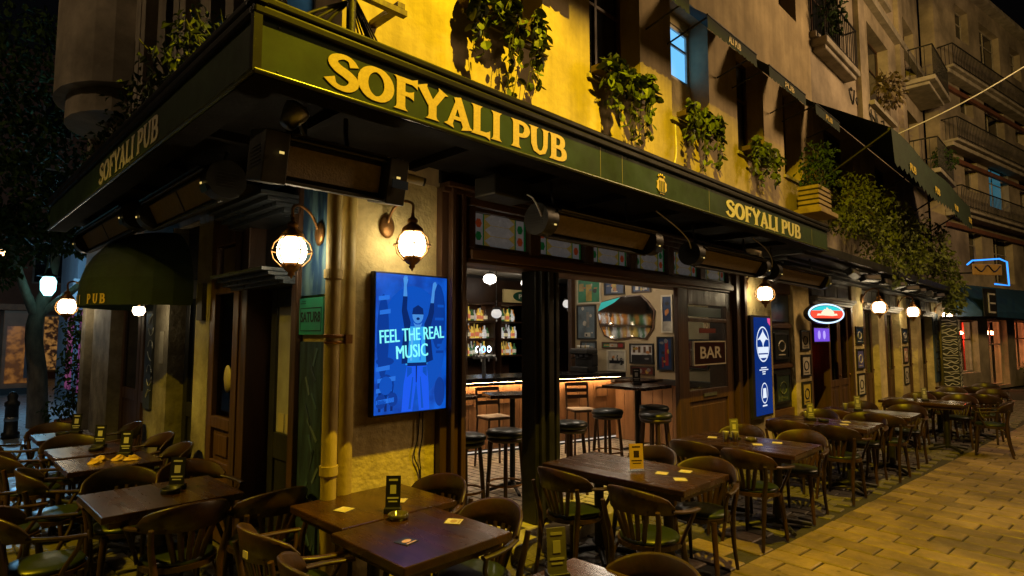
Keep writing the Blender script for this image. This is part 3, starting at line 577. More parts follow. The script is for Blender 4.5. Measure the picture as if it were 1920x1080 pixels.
# ---- small awnings over the upper windows
def small_awning(x0, x1, label, letters):
    a = thing('window_awning', label, 'awning', ((x0+x1)/2, 0, 5.5), group='small green awnings above the upper windows'); P = .56; zt, zf = 6.1, 5.62
    b = MB(); n = 12
    for i in range(n):
        u0 = x0+(x1-x0)*i/n; u1 = x0+(x1-x0)*(i+1)/n; b.add([(u0, -.01, zt), (u1, -.01, zt), (u1, -P, zf), (u0, -P, zf)], [(0, 1, 2, 3)])
    b.build('canvas', M_canvas, a); b = MB()
    for i in range(n):
        u0 = x0+(x1-x0)*i/n; u1 = x0+(x1-x0)*(i+1)/n; b.add([(u0, -P-.002, zf), (u1, -P-.002, zf), (u1, -P-.006, zf-.16-.02*(i % 2)), ((u0+u1)/2, -P-.006, zf-.185), (u0, -P-.006, zf-.16-.02*(i % 2))], [(0, 1, 2, 3, 4)])
    b.build('valance', M_canvas, a)
    for x in (x0+.03, x1-.03): MB().tube([(x, -.01, 5.46), (x, -P+.02, zf-.02)], .012, 6).build('arm', M_iron, a)
    MB().tube([(x0, -P, zf), (x1, -P, zf)], .014, 6).build('front_bar', M_iron, a)
    text('lettering', letters, .12, M_gold, a, ((x0+x1)/2-.16, -P-.012, zf-.14), RF, .001, .003, width=.36)
small_awning(.85, 2.3, 'small awning over the window nearest the pub corner', 'PUB')
small_awning(2.62, 4.0, 'small awning over the second window from the corner', 'PUB')
small_awning(4.44, 5.87, 'small green awning over the blue lit window', 'ALI PUB'); small_awning(6.3, 7.77, 'small green awning just beyond the blue lit window', 'PUB'); small_awning(8.24, 9.5, 'small green awning next to the big dark awning', 'PUB')
# ---- pole with bracket and cables at the corner
pl = thing('corner_pole', 'pole with timber crossbar and cables above the canopy corner', 'pole', (-.1, -.3, 3.3))
MB().tube([(-.1, -.3, 3.30), (-.1, -.3, 4.6)], .03, 10).build('post', M_iron, pl); b = MB(); b.box(-.75, .3, -.36, -.31, 4.02, 4.06); b.box(.22, .28, -.36, .0, 4.062, 4.10); b.box(-.5, -.44, -.36, .0, 4.062, 4.10); b.build('crossbar', M_wood, pl)
rr = random.Random(4)
for k in range(7):
    a0 = Vector((-.1, -.28, 4.02+k*.01)); a1 = Vector((.25+k*.14, -.012, 3.72-.02*k+rr.uniform(-.05, .05))); md = (a0+a1)/2-Vector((0, 0, .06+.04*k))
    MB().tube(catmull([a0, md, a1], 6), .007, 5).build('cable', M_cable, pl)
for k in range(3): MB().tube(catmull([(-.1, -.28, 4.0), (-.3-.1*k, -.2, 3.7), (-.35-.1*k, -.1, 3.36)], 6), .012, 5).build('cable', M_cable, pl)
MB().tube(catmull([(4.62, -.01, 4.46), (4.63, -.01, 4.1), (4.55, -.01, 3.85), (4.5, -.01, 3.5)], 4), .012, 6).build('conduit', M_white, pub)

# ================================================================== HEATERS
def heater(p0, p1, label, face=32, boxy=False):
    p0, p1 = Vector(p0), Vector(p1); L = (p1-p0).length; rz = math.atan2(p1.y-p0.y, p1.x-p0.x); h = thing('patio_heater', label, 'heater', ((p0+p1)/2), rz, 'black patio heaters under the canopy')
    T = Matrix.Rotation(R(face), 4, 'X'); hl = L/2
    b = MB(); b.box(-hl+.12, hl-.12, .02, .085, -.125, .125, T); b.box(-hl+.12, hl-.12, -.075, .018, .105, .125, T); b.box(-hl+.12, hl-.12, -.075, .018, -.125, -.105, T); b.build('body', M_black, h, False, .008)
    b = MB(); b.box(-hl+.14, hl-.14, -.085, -.078, .128, .142, T); b.box(-hl+.19, hl-.13, -.085, .06, .127, .132, T); b.build('visor', mat('visor_gloss', (.03, .025, .01), ro=.25, me=.4), h, False)
    b = MB(); b.box(-hl+.14, hl-.14, -.03, .015, -.080, .080, T); rf = b.build('reflector', mat('ceramic_tan', (.27, .215, .165), (.20, .16, .12), 30, .7, bump=.3, bsc=90), h, False)
    if abs(rz) > .5: b = MB(); b.box(-.008, .008, -.036, -.0305, -.080, .080, T); b.build('divider', M_black, h, False)
    for s in (-1, 1):
        b = MB(); (b.box(min(s*(hl-.13), s*hl), max(s*(hl-.13), s*hl), -.11, .11, -.135, .135, T) if boxy else b.tube([(s*(hl-.13), 0, 0), (s*hl, 0, 0)], .128, 20)); e = b.build('end_cap', M_black, h, False, .006)
        b = MB(); [b.box(min(s*(hl+.001), s*(hl+.004)), max(s*(hl+.001), s*(hl+.004)), -.07, .07, z, z+.006) for z in (-.06, -.04, -.02, 0, .02, .04)]; b.build('vent_grille', M_iron, e, False)
        b = MB(); b.box(s*(hl-.08)-.012, s*(hl-.08)+.012, -.143, -.138, -.006, .006, Matrix.Rotation(R(face-10), 4, 'X')); b.build('indicator', emat('indicator_amber', (1, .7, .2), .8), e, False)
        b = MB(); b.tube([(s*(hl-.3), .06, .1), (s*(hl-.3), .1, .28), (s*(hl-.3), .1, .36)], .014, 6); b.build('bracket', M_iron, h, False)
    b = MB(); b.box(hl-.12, hl-.01, -.142, -.137, -.05, .0, Matrix.Rotation(R(face-5), 4, 'X')); b.build('maker_plate', mat('plate_blue', (.02, .05, .14), ro=.35), h, False)
    return h
heater((-.80, -.60, 2.74), (.06, -.62, 2.74), 'large black heater at the pub corner above the lanterns', 12, True)
heater((1.36, -.6, 2.70), (3.05, -.6, 2.72), 'black heater hanging before the stained glass transoms')
heater((3.78, -.6, 2.68), (5.7, -.6, 2.68), 'black heater under the smaller name lettering'); heater((6.1, -.55, 2.68), (8.3, -.55, 2.68), 'bluish lit heater nearest the oval neon sign')
heater((-.6, 2.1, 2.86), (-.6, .36, 2.80), 'tan faced heater on the side street near the corner', 25); heater((-.6, 4.9, 2.92), (-.6, 2.55, 2.90), 'blue lit heater at the far end of the side canopy', 25)
# ---- speakers, cctv
sp = thing('loudspeaker', 'small black loudspeaker under the canopy above the pub entrance', 'speaker', (1.2, -.4, 3.08)); b = MB(); b.box(1.0, 1.4, -.52, -.28, 2.86, 3.02); b.build('cabinet', M_black, sp, bev=.015); b = MB(); b.box(1.02, 1.38, -.527, -.522, 2.88, 3.0); b.build('grille', M_iron, sp); b = MB(); b.box(1.17, 1.23, -.42, -.38, 3.02, 3.09); b.build('bracket', M_iron, sp)
cc = thing('security_camera', 'white security camera on the wall above the right hand lantern', 'camera', (.4, -.02, 2.9)); Mc = Matrix.Translation((.47, -.2, 2.93)) @ Matrix.Rotation(R(-25), 4, 'Z') @ Matrix.Rotation(R(10), 4, 'Y') @ Matrix.Rotation(PI/2, 4, 'Y')
MB().lathe([(0, -.10), (.028, -.10), (.032, -.08), (.032, .08), (.028, .085)], 14, M=Mc).build('housing', M_white, cc); MB().lathe([(.0, .0855), (.03, .0855), (.03, .10), (.02, .1), (0, .095)], 14, M=Mc).build('lens', M_black, cc); b = MB(); b.tube([(.36, .0, 2.86), (.38, -.08, 2.86), (.44, -.17, 2.91)], .015, 8); b.box(.30, .42, -.02, .0, 2.82, 2.90); b.build('mount', M_white, cc)
cw = MB().tube(catmull([(.15, -.55, 2.92), (.25, -.3, 3.0), (.36, -.05, 3.0), (.40, -.03, 2.88)], 6), .006, 6).build('loose_cable', M_white); tag(cw, 'thin pale cable looping from the corner heater to the wall camera', 'cable')
cw = MB().tube(catmull([(1.40, -.4, 2.95), (1.30, -.62, 2.86), (1.36, -.66, 2.72), (1.42, -.6, 2.70)], 6), .007, 6).build('loose_cable', M_white); tag(cw, 'short pale cable hanging from the loudspeaker to a heater', 'cable')
for p, nm in ((((3.3, -.5, 3.08), (3.5, -.62, 2.92), (3.66, -.66, 2.80), (3.84, -.6, 2.70)), 'pale cable drooping from the canopy to the second street heater'), (((5.7, -.5, 3.08), (5.85, -.6, 2.95), (6.0, -.62, 2.82), (6.14, -.56, 2.70)), 'pale cable drooping to the heater nearest the oval sign')):
    tag(MB().tube(catmull(p, 6), .007, 6).build('loose_cable', M_white), nm, 'cable')
# floodlight under the canopy corner
fl = thing('spotlight', 'grey spotlight on a bracket under the canopy corner', 'light', (-.55, -.55, 3.05)); Ms = Matrix.Translation((-.62, -.62, 2.98)) @ Matrix.Rotation(R(30), 4, 'Y'); MB().lathe([(0, -.06), (.04, -.06), (.07, .04), (.07, .06), (0, .06)], 14, M=Ms).build('housing', M_steel, fl); MB().tube([(-.55, -.55, 3.05), (-.58, -.58, 3.0), (-.5, -.55, 2.9)], .012, 6).build('bracket', M_steel, fl)

# ================================================================== WALL LANTERNS
def wall_lantern(loc, rz, label, energy=1, s=1.0):
    """plate on the wall at local y=0, lantern hangs at local (0,-.24)"""
    t = thing('wall_lantern', label, 'lamp', loc, rz, 'caged globe lanterns on the pub walls'); W_ = False; y = -.25
    MB().lathe([(0, 0), (.065, 0), (.07, .008), (.05, .02), (.02, .028), (0, .03)], 18, M=Matrix.Translation((-.07, -.001, .17)) @ Matrix.Rotation(PI/2, 4, 'X') @ Matrix.Scale(1.35, 4, (0, 1, 0))).build('back_plate', M_brass, t, W_)
    MB().tube(catmull([(-.07, -.02, .2), (-.06, -.08, .30), (-.03, -.18, .35), (0, y, .32), (0, y, .24)], 5), .011, 8).build('arm', M_brass, t, W_)
    MB().lathe([(.0, .25), (.012, .25), (.014, .22), (.035, .205), (.04, .185), (.03, .175), (.075, .135), (.085, .105), (.08, .10), (0, .10)], 18, (0, y, 0)).build('cap', M_brass, t, W_)
    MB().lathe([(.06, .099), (.085, .075), (.10, .03), (.102, 0), (.096, -.04), (.075, -.075), (.05, -.09), (0, -.09)], 22, (0, y, 0)).build('globe', M_globe, t, W_)
    MB().lathe([(.06, -.078), (.068, -.10), (.045, -.135), (.02, -.15), (.026, -.165), (.012, -.18), (.0, -.2)], 16, (0, y, 0)).build('finial', M_brass, t, W_)
    b = MB()
    for k in range(6):
        a = PI*2*k/6; b.tube([(math.cos(a)*r, y+math.sin(a)*r, z) for r, z in ((.08, .10), (.122, .06), (.14, 0), (.125, -.055), (.06, -.12))], .0055, 5)
    b.tube([(math.cos(2*PI*k/20)*.141, y+math.sin(2*PI*k/20)*.141, .0) for k in range(20)], .0055, 5, True); b.build('cage', M_brass, t, W_)
    if s != 1: t.scale = (s, s, s)
wall_lantern((.46, 0, 2.44), 0, 'lit caged lantern on the plaster wall above the blue screen', s=.93)
wall_lantern((-.02, .13, 2.36), -PI/2, 'lit caged lantern on the painted corner panel by the drainpipe', s=.93)
wall_lantern((6.62, -.02, 2.40), 0, 'lit caged lantern above the slim blue drinks display')
for x, nm in ((12.5, 'lit globe lantern right of the oval neon sign'), (15.75, 'lit globe lantern on the second pier past the neon sign'), (20.5, 'lit globe lantern at the far end of the pub front')): wall_lantern((x, -.06, 2.40), 0, nm, s=1.2)
wall_lantern((-.05, 7.7, 2.25), -PI/2, 'lit globe lantern at the far end of the side street front', s=1.15)

# ================================================================== SCREENS
tv = thing('wall_screen', 'portrait screen with a cheering singer and FEEL THE REAL MUSIC', 'screen', (.6, -.05, 1.23))
bx('casing', M_black, tv, .265, .925, -.06, -.004, 1.235, 2.26, bev=.006)
M_tvbg = mat('screen_blue', (.0, .01, .04), em=1)
n = M_tvbg.node_tree.nodes; L_ = M_tvbg.node_tree.links; tc = n.new('ShaderNodeTexCoord'); no = n.new('ShaderNodeTexNoise'); no.inputs['Scale'].default_value = 7; no.inputs['Detail'].default_value = 4
L_.new(tc.outputs['Object'], no.inputs[0]); cr = n.new('ShaderNodeValToRGB'); cr.color_ramp.elements[0].position = .35; cr.color_ramp.elements[0].color = (.001, .05, .42, 1); cr.color_ramp.elements[1].position = .72; cr.color_ramp.elements[1].color = (.004, .14, .85, 1)
L_.new(no.outputs[0], cr.inputs[0]); L_.new(cr.outputs[0], n['Principled BSDF'].inputs['Emission Color']); n['Principled BSDF'].inputs['Emission Strength'].default_value = .85
scr = bx('display', M_tvbg, tv, .278, .912, -.064, -.0605, 1.25, 2.247)
def flat(poly, m, d, name='display_image', par=None, y=-.064): return MB().prism(poly, lambda x, z: (x, y, z), lambda x, z: (x, y-d, z)).build(name, m, par or scr)
ED, EJ, EK, ES, EC = emat('img_dark', (.002, .022, .16), .9), emat('img_jean', (.01, .10, .85), 1), emat('img_skin', (.06, .26, .72), 1), emat('img_shirt', (.03, .36, .85), 1), emat('img_text', (.22, .92, .92), 1.1)
flat([(.505, 1.255), (.60, 1.255), (.632, 1.47), (.66, 1.255), (.755, 1.255), (.745, 1.45), (.725, 1.60), (.55, 1.60), (.52, 1.45)], EJ, .0006); flat([(.55, 1.58), (.725, 1.58), (.725, 1.605), (.55, 1.605)], ED, .0009); flat([(.628, 1.46), (.636, 1.46), (.638, 1.58), (.626, 1.58)], ED, .0008)
flat([(.535, 1.59), (.73, 1.59), (.745, 1.75), (.72, 1.87), (.57, 1.87), (.53, 1.75)], ES, .0008)
flat([(.50, 1.60), (.55, 1.60), (.565, 1.80), (.575, 1.90), (.54, 2.00), (.545, 2.09), (.505, 2.09), (.495, 1.98), (.52, 1.86), (.505, 1.75)], ED, .001)
flat([(.72, 1.60), (.785, 1.62), (.765, 1.76), (.755, 1.86), (.79, 1.98), (.79, 2.05), (.755, 2.05), (.735, 1.96), (.70, 1.89)], ED, .001)
flat([(.508, 2.09), (.542, 2.09), (.535, 2.17), (.548, 2.215), (.53, 2.235), (.505, 2.225), (.512, 2.17)], EK, .0012); flat([(.757, 2.05), (.787, 2.05), (.795, 2.14), (.815, 2.19), (.80, 2.215), (.778, 2.20), (.77, 2.14)], EK, .0012)
flat([(.64+.05*math.cos(q), 1.955+.062*math.sin(q)) for q in [2*PI*i/16 for i in range(16)]], EK, .0013); flat([(.588, 1.96), (.692, 1.96), (.685, 2.005), (.64, 2.03), (.596, 2.005)], ED, .0016)
def ell(cx, cz, rx_, rz_, m, d, n_=16, rot=0): flat([(cx+rx_*math.cos(q)*math.cos(rot)-rz_*math.sin(q)*math.sin(rot), cz+rx_*math.cos(q)*math.sin(rot)+rz_*math.sin(q)*math.cos(rot)) for q in [2*PI*i/n_ for i in range(n_)]], m, d)
EM2 = emat('img_light', (.10, .45, .9), 1); EH = emat('img_haze', (.004, .085, .55), .9); EH2 = emat('img_haze2', (.003, .045, .33), .9)
ell(.60, 1.75, .30, .42, EH, .0002, 28); ell(.83, 1.95, .07, .25, EH2, .0003); ell(.34, 1.8, .05, .30, EH2, .0003); ell(.36, 1.62, .075, .03, EH2, .0005); ell(.37, 1.45, .07, .08, EH2, .0004); ell(.37, 1.45, .055, .065, EH, .0006); ell(.33, 1.34, .045, .05, EH2, .0005); ell(.43, 1.35, .04, .05, EH2, .0005); ell(.85, 1.38, .05, .11, EH2, .0005)
for q in range(9): flat([(.80+.012*(q % 3), 1.62+q*.05), (.885, 1.62+q*.05), (.885, 1.64+q*.05), (.80+.012*(q % 3), 1.64+q*.05)], EH2 if q % 2 else EH, .0004)
ell(.622, 1.965, .011, .006, ED, .0018, 8); ell(.66, 1.968, .011, .006, ED, .0018, 8); ell(.641, 1.928, .016, .011, ED, .0018, 10); flat([(.60, 1.90), (.625, 1.885), (.66, 1.885), (.68, 1.90), (.665, 1.86), (.62, 1.86)], EK, .0011)
flat([(.575, 1.62), (.59, 1.62), (.60, 1.84), (.585, 1.84)], EM2, .001); flat([(.66, 1.62), (.668, 1.62), (.675, 1.80), (.662, 1.80)], EJ, .001); flat([(.60, 1.72), (.68, 1.735), (.68, 1.742), (.60, 1.728)], EJ, .001)
flat([(.565, 1.27), (.585, 1.27), (.605, 1.50), (.595, 1.50)], EH, .0009); flat([(.68, 1.27), (.70, 1.27), (.672, 1.5), (.665, 1.5)], EH, .0009); flat([(.55, 1.50), (.59, 1.53), (.59, 1.57), (.55, 1.575)], EH, .0009); flat([(.69, 1.53), (.727, 1.50), (.727, 1.575), (.69, 1.57)], EH, .0009)
for q in range(3): flat([(.512+.011*q, 2.215), (.52+.011*q, 2.215), (.519+.011*q, 2.245-.004*abs(q-1)), (.513+.011*q, 2.245-.004*abs(q-1))], EK, .0013)
for z0, x0, x1 in ((1.32, .29, .44), (1.40, .29, .42), (1.47, .30, .45), (1.55, .29, .40), (1.95, .31, .40), (2.05, .30, .39)): flat([(x0, z0), (x1, z0+.012), (x1, z0+.045), (x0, z0+.03)], emat('img_mid', (.02, .16, .72), 1), .0005)
for x0 in (.31, .36, .41): flat([(x0, 1.27), (x0+.02, 1.27), (x0+.02, 1.5), (x0, 1.5)], ED, .0004)
for k in range(3):
    text('display_lettering', 'FEEL THE REAL', .135, EC, scr, (.307+.002*k, -.067-.0003*k, 1.747), (PI/2, R(-4), 0), .0003, .0, width=.572); text('display_lettering', 'MUSIC', .135, EC, scr, (.447+.0024*k, -.067-.0003*k, 1.634), (PI/2, R(-4), 0), .0003, .0, width=.278)
for k in range(2):
    cw = MB().tube(catmull([(.70+.03*k, -.02, 1.24), (.69+.04*k, -.015, 1.05), (.66+.05*k, -.012, .92), (.71+.01*k, -.012, .80), (.72, -.012, .62), (.70, -.02, .5)], 6), .005, 5).build('power_lead', M_cable, tv)
s2 = thing('drinks_display', 'slim blue lit display with round white emblems beside the doorway', 'screen', (6.75, -.2, .6))
bx('casing', M_black, s2, 6.40, 7.12, -.14, -.03, .62, 2.10, bev=.008); M_dsp = emat('display_navy', (.003, .03, .22), .75); dsp = bx('display', M_dsp, s2, 6.50, 7.09, -.146, -.1405, .66, 2.07)
EW = emat('display_white', (.75, .85, 1.0), 1.0); EN = emat('display_navy2', (.004, .04, .28), .8)
def disc(cx, cz, rx, rz_, m, d): return flat([(cx+rx*math.cos(q), cz+rz_*math.sin(q)) for q in [2*PI*i/28 for i in range(28)]], m, d, 'display_emblem', dsp, -.146)
disc(6.80, 1.68, .235, .26, EW, .001); disc(6.80, 1.68, .215, .24, EN, .0015)
flat([(6.60, 1.74), (6.70, 1.80), (6.78, 1.86), (6.80, 1.9), (6.82, 1.86), (6.9, 1.8), (7.0, 1.74), (6.9, 1.75), (6.83, 1.70), (6.80, 1.62), (6.77, 1.70), (6.7, 1.75)], EW, .002, 'display_emblem', dsp, -.146)
flat([(6.62, 1.55), (6.98, 1.55), (7.0, 1.64), (6.6, 1.64)], EW, .002, 'display_emblem', dsp, -.146); flat([(6.68, 1.48), (6.92, 1.48), (6.96, 1.53), (6.64, 1.53)], EW, .002, 'display_emblem', dsp, -.146)
disc(6.80, .97, .12, .15, EW, .001); disc(6.80, .97, .105, .135, EN, .0015); flat([(6.73, .9), (6.87, .9), (6.85, 1.04), (6.75, 1.04)], EW, .002, 'display_emblem', dsp, -.146)
for k, w in enumerate((.10, .16, .06, .05)): flat([(6.8-w, 1.33-k*.03), (6.8+w, 1.33-k*.03), (6.8+w, 1.345-k*.03), (6.8-w, 1.345-k*.03)], EW, .001, 'display_emblem', dsp, -.146)
flat([(6.72, .78), (6.88, .78), (6.88, .80), (6.72, .80)], EW, .001, 'display_emblem', dsp, -.146); flat([(6.98, 2.065), (7.088, 2.065), (7.088, 1.95), (7.0, 2.0)], emat('display_pink', (.8, .08, .3), .9), .001, 'display_emblem', dsp, -.146)
# oval neon sign sticking out of the wall
ov = thing('oval_neon_sign', 'oval lit sign with teal and red face sticking out over the doors', 'sign', (9.2, -.25, 2.18)); Mo = Matrix.Translation((8.98, -.33, 2.18)) @ Matrix.Rotation(R(-28), 4, 'Z')
def oval(rx, rz_, y0, y1, m, name, cut=None):
    rx *= .86; rz_ *= .88
    P = [(rx*math.cos(q), rz_*math.sin(q)) for q in [2*PI*i/32 for i in range(32)]]
    if cut: P = [p for p in P if cut(p)]
    return MB().prism(P, lambda x, z: Mo @ Vector((x, y0, z)), lambda x, z: Mo @ Vector((x, y1, z))).build(name, m, ov)
oval(.46, .20, -.05, .05, M_black, 'case'); oval(.45, .195, -.056, -.051, emat('neon_white', (.55, .75, 1), 1.6), 'rim'); oval(.41, .165, -.06, -.0565, emat('neon_dark', (.01, .01, .015), .5), 'face')
oval(.40, .155, -.064, -.0605, emat('neon_teal', (.03, .55, .60), 1.2), 'upper_field', lambda p: p[1] > .045); oval(.40, .155, -.064, -.0605, emat('neon_red', (.85, .06, .03), 1.5), 'lower_field', lambda p: -.09 < p[1] < .06)
MB().prism([(-.12, .02), (-.05, .08), (-.02, .07), (.0, .11), (.05, .07), (.08, .08), (.15, .03), (.15, .0), (-.12, 0)], lambda x, z: Mo @ Vector((x, -.0645, z)), lambda x, z: Mo @ Vector((x, -.068, z))).build('mountain_mark', emat('neon_cream', (.9, .75, .55), 1.2), ov)
MB().prism([(-.22, -.035), (-.1, -.03), (.1, -.04), (.22, -.03), (.21, .0), (-.2, .0)], lambda x, z: Mo @ Vector((x, -.0685, z)), lambda x, z: Mo @ Vector((x, -.071, z))).build('word_band', emat('neon_cream', (.9, .75, .55), 1.2), ov)
MB().tube([(9.25, -.02, 2.30), (9.15, -.28, 2.28)], .014, 6).build('bracket', M_iron, ov)
pu = thing('purple_sign', 'glowing purple sign under the oval neon sign', 'sign', (9.5, -.05, 1.78)); bx('case', M_black, pu, 9.34, 10.2, -.04, -.012, 1.68, 1.96); bx('face', emat('purple_glow', (.16, .07, .65), 1.1), pu, 9.36, 10.18, -.046, -.041, 1.70, 1.94)
for x in (9.6, 9.88): MB().prism([(x+.07*math.cos(q), 1.82+.08*math.sin(q)) for q in [2*PI*i/12 for i in range(12)]], lambda a, c: (a, -.047, c), lambda a, c: (a, -.05, c)).build('face_mark', emat('lilac_glow', (.45, .35, .9), 1.1), pu)
rl = thing('red_lamp', 'glowing red lantern inside the doorway below the purple sign', 'lamp', (10.0, .6, 1.2)); MB().lathe([(.0, .16), (.06, .12), (.09, 0), (.06, -.12), (0, -.16)], 8, (10.0, .6, 1.45)).build('shade', emat('red_glow', (1, .08, .02), 3), rl); MB().tube([(10.0, .6, 1.62), (10.0, .6, 2.49)], .006, 5).build('cord', M_cable, rl)

# ================================================================== ARCHED SIDE AWNING
aw = thing('dome_awning', 'dark green dome awning over the side street doors', 'awning', (0, 3.6, 2.12)); yc, ry, rx = 3.62, .92, .78; zb, zt = 2.24, .68
b = MB(); n, m_ = 14, 8; vs = []
for i in range(m_+1):
    ph = PI/2*i/m_
    for k in range(n+1):
        th = PI*k/n; c_ = math.cos(ph); vs.append((-rx*math.sin(th)*c_**.8-.062, yc+ry*math.cos(th)*c_**.8, zb+zt*math.sin(ph)))
b.add(vs, [(i*(n+1)+k, i*(n+1)+k+1, (i+1)*(n+1)+k+1, (i+1)*(n+1)+k) for i in range(m_) for k in range(n)]); b.build('canvas', M_canvas, aw)
b = MB(); vs = []
for z in (zb, zb-.14):
    for k in range(n+1):
        th = PI*k/n; vs.append((-rx*math.sin(th)-.064, yc+ry*math.cos(th), z))
b.add(vs, [(k, k+1, n+1+k+1, n+1+k) for k in range(n)]); b.build('valance', M_canvas, aw)
for k, c in enumerate('SOFYALI PUB'):
    if c == ' ': continue
    th = PI*(.30+.36*k/10); l = inst('letter', GM[(c, M_gold.name)], aw); l.scale = (.10, .5, .095)
    p = Vector((-rx*math.sin(th)-.066, yc+ry*math.cos(th), zb-.125)); l.location = WL[aw.name] @ p
    l.rotation_euler = (0, 0, math.atan2(-math.sin(th)/rx, -math.cos(th)/ry))
b = MB(); b.lathe([(0, .05), (.05, .04), (.06, 0), (.04, -.04), (0, -.05)], 12, (-.35, 3.45, 2.06)); bl = b.build('bulb', M_globe, None)
lampb = thing('awning_lamp', 'small lit lamp hanging under the dome awning', 'lamp', (-.35, 3.45, 2.0)); bl.parent = lampb; bl.matrix_parent_inverse = Matrix.Translation((.35, -3.45, -2.0)); MB().tube([(-.35, 3.45, 2.1), (-.3, 3.45, 2.5)], .008, 6).build('stem', M_brass, lampb)

# ================================================================== FURNITURE
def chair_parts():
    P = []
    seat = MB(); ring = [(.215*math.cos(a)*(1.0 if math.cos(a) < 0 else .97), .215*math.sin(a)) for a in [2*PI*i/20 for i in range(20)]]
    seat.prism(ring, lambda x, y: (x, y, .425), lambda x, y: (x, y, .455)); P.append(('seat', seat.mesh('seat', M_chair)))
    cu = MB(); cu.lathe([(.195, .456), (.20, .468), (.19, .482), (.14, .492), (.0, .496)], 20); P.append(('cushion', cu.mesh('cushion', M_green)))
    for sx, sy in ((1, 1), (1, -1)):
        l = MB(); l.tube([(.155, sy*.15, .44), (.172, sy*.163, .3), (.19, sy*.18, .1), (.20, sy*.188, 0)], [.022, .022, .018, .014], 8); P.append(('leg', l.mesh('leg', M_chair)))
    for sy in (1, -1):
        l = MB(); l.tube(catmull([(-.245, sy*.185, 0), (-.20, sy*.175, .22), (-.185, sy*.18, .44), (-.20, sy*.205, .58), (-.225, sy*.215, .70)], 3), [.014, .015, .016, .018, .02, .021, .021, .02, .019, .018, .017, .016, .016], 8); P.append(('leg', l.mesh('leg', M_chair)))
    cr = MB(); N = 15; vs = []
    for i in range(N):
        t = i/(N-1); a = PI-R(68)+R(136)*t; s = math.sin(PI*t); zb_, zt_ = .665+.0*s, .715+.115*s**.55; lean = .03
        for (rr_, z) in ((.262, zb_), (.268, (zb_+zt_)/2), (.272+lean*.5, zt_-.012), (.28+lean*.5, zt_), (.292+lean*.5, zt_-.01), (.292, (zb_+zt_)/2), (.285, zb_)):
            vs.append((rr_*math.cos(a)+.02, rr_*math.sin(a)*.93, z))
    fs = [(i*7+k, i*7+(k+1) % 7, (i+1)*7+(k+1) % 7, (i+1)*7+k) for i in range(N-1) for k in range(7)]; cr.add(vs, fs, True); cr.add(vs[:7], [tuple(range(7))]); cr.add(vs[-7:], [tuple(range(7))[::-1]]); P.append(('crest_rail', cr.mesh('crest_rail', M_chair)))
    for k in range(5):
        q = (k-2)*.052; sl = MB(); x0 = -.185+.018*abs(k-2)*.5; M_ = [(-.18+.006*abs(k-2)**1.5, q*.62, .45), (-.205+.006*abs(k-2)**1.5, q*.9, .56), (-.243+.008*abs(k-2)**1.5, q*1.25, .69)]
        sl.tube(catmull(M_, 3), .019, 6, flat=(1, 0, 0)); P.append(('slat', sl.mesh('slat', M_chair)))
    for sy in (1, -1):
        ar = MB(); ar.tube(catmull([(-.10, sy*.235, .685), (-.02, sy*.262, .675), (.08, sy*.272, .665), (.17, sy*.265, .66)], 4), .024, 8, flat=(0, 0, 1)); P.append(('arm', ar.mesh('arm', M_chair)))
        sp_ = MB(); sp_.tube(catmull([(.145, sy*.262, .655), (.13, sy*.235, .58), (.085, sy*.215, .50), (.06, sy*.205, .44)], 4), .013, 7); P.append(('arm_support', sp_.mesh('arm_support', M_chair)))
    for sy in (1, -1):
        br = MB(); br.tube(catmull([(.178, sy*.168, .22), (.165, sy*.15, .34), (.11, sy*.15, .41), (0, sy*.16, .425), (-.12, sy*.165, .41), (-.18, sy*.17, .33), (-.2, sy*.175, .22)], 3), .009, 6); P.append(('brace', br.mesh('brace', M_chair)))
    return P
CP = chair_parts(); CJ = random.Random(31)
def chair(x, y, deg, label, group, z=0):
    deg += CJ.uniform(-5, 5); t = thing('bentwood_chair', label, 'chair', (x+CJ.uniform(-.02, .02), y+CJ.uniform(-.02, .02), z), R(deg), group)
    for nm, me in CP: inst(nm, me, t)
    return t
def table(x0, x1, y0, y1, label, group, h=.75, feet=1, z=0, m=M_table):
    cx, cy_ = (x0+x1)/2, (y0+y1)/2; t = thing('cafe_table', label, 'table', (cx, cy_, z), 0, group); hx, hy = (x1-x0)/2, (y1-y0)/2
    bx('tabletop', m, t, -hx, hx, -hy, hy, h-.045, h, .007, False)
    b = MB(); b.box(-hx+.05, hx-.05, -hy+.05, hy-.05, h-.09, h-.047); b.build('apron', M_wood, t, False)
    long_y = hy > hx*1.3; cols = [(0, -hy*.5), (0, hy*.5)] if (long_y and feet == 2) else [(0, 0)]
    for (px, py) in cols:
        MB().tube([(px, py, .03), (px, py, h-.09)], .04, 12).build('column', M_iron, t, False)
        for a in (45, 135, 225, 315):
            c_, s_ = math.cos(R(a)), math.sin(R(a)); MB().tube([(px, py, .07), (px+c_*.14, py+s_*.14, .05), (px+c_*.30, py+s_*.30, .02)], [.028, .024, .02], 8).build('foot', M_iron, t, False)
    return t
GR, GLF = 'chairs set out along the main street front', 'chairs set out along the side street front'
TG, TGL = 'tables along the main street front', 'tables along the side street front'
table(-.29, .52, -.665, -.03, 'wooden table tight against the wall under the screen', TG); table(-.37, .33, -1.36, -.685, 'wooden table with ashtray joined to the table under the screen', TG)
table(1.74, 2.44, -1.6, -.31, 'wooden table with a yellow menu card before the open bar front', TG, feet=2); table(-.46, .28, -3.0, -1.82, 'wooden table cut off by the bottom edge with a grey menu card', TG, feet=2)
table(3.52, 4.26, -1.7, -.52, 'wooden table with blue reflections below the drinks display', TG, feet=2); table(5.6, 6.32, -1.75, -.62, 'wooden table next beyond the blue reflecting table', TG, feet=2)
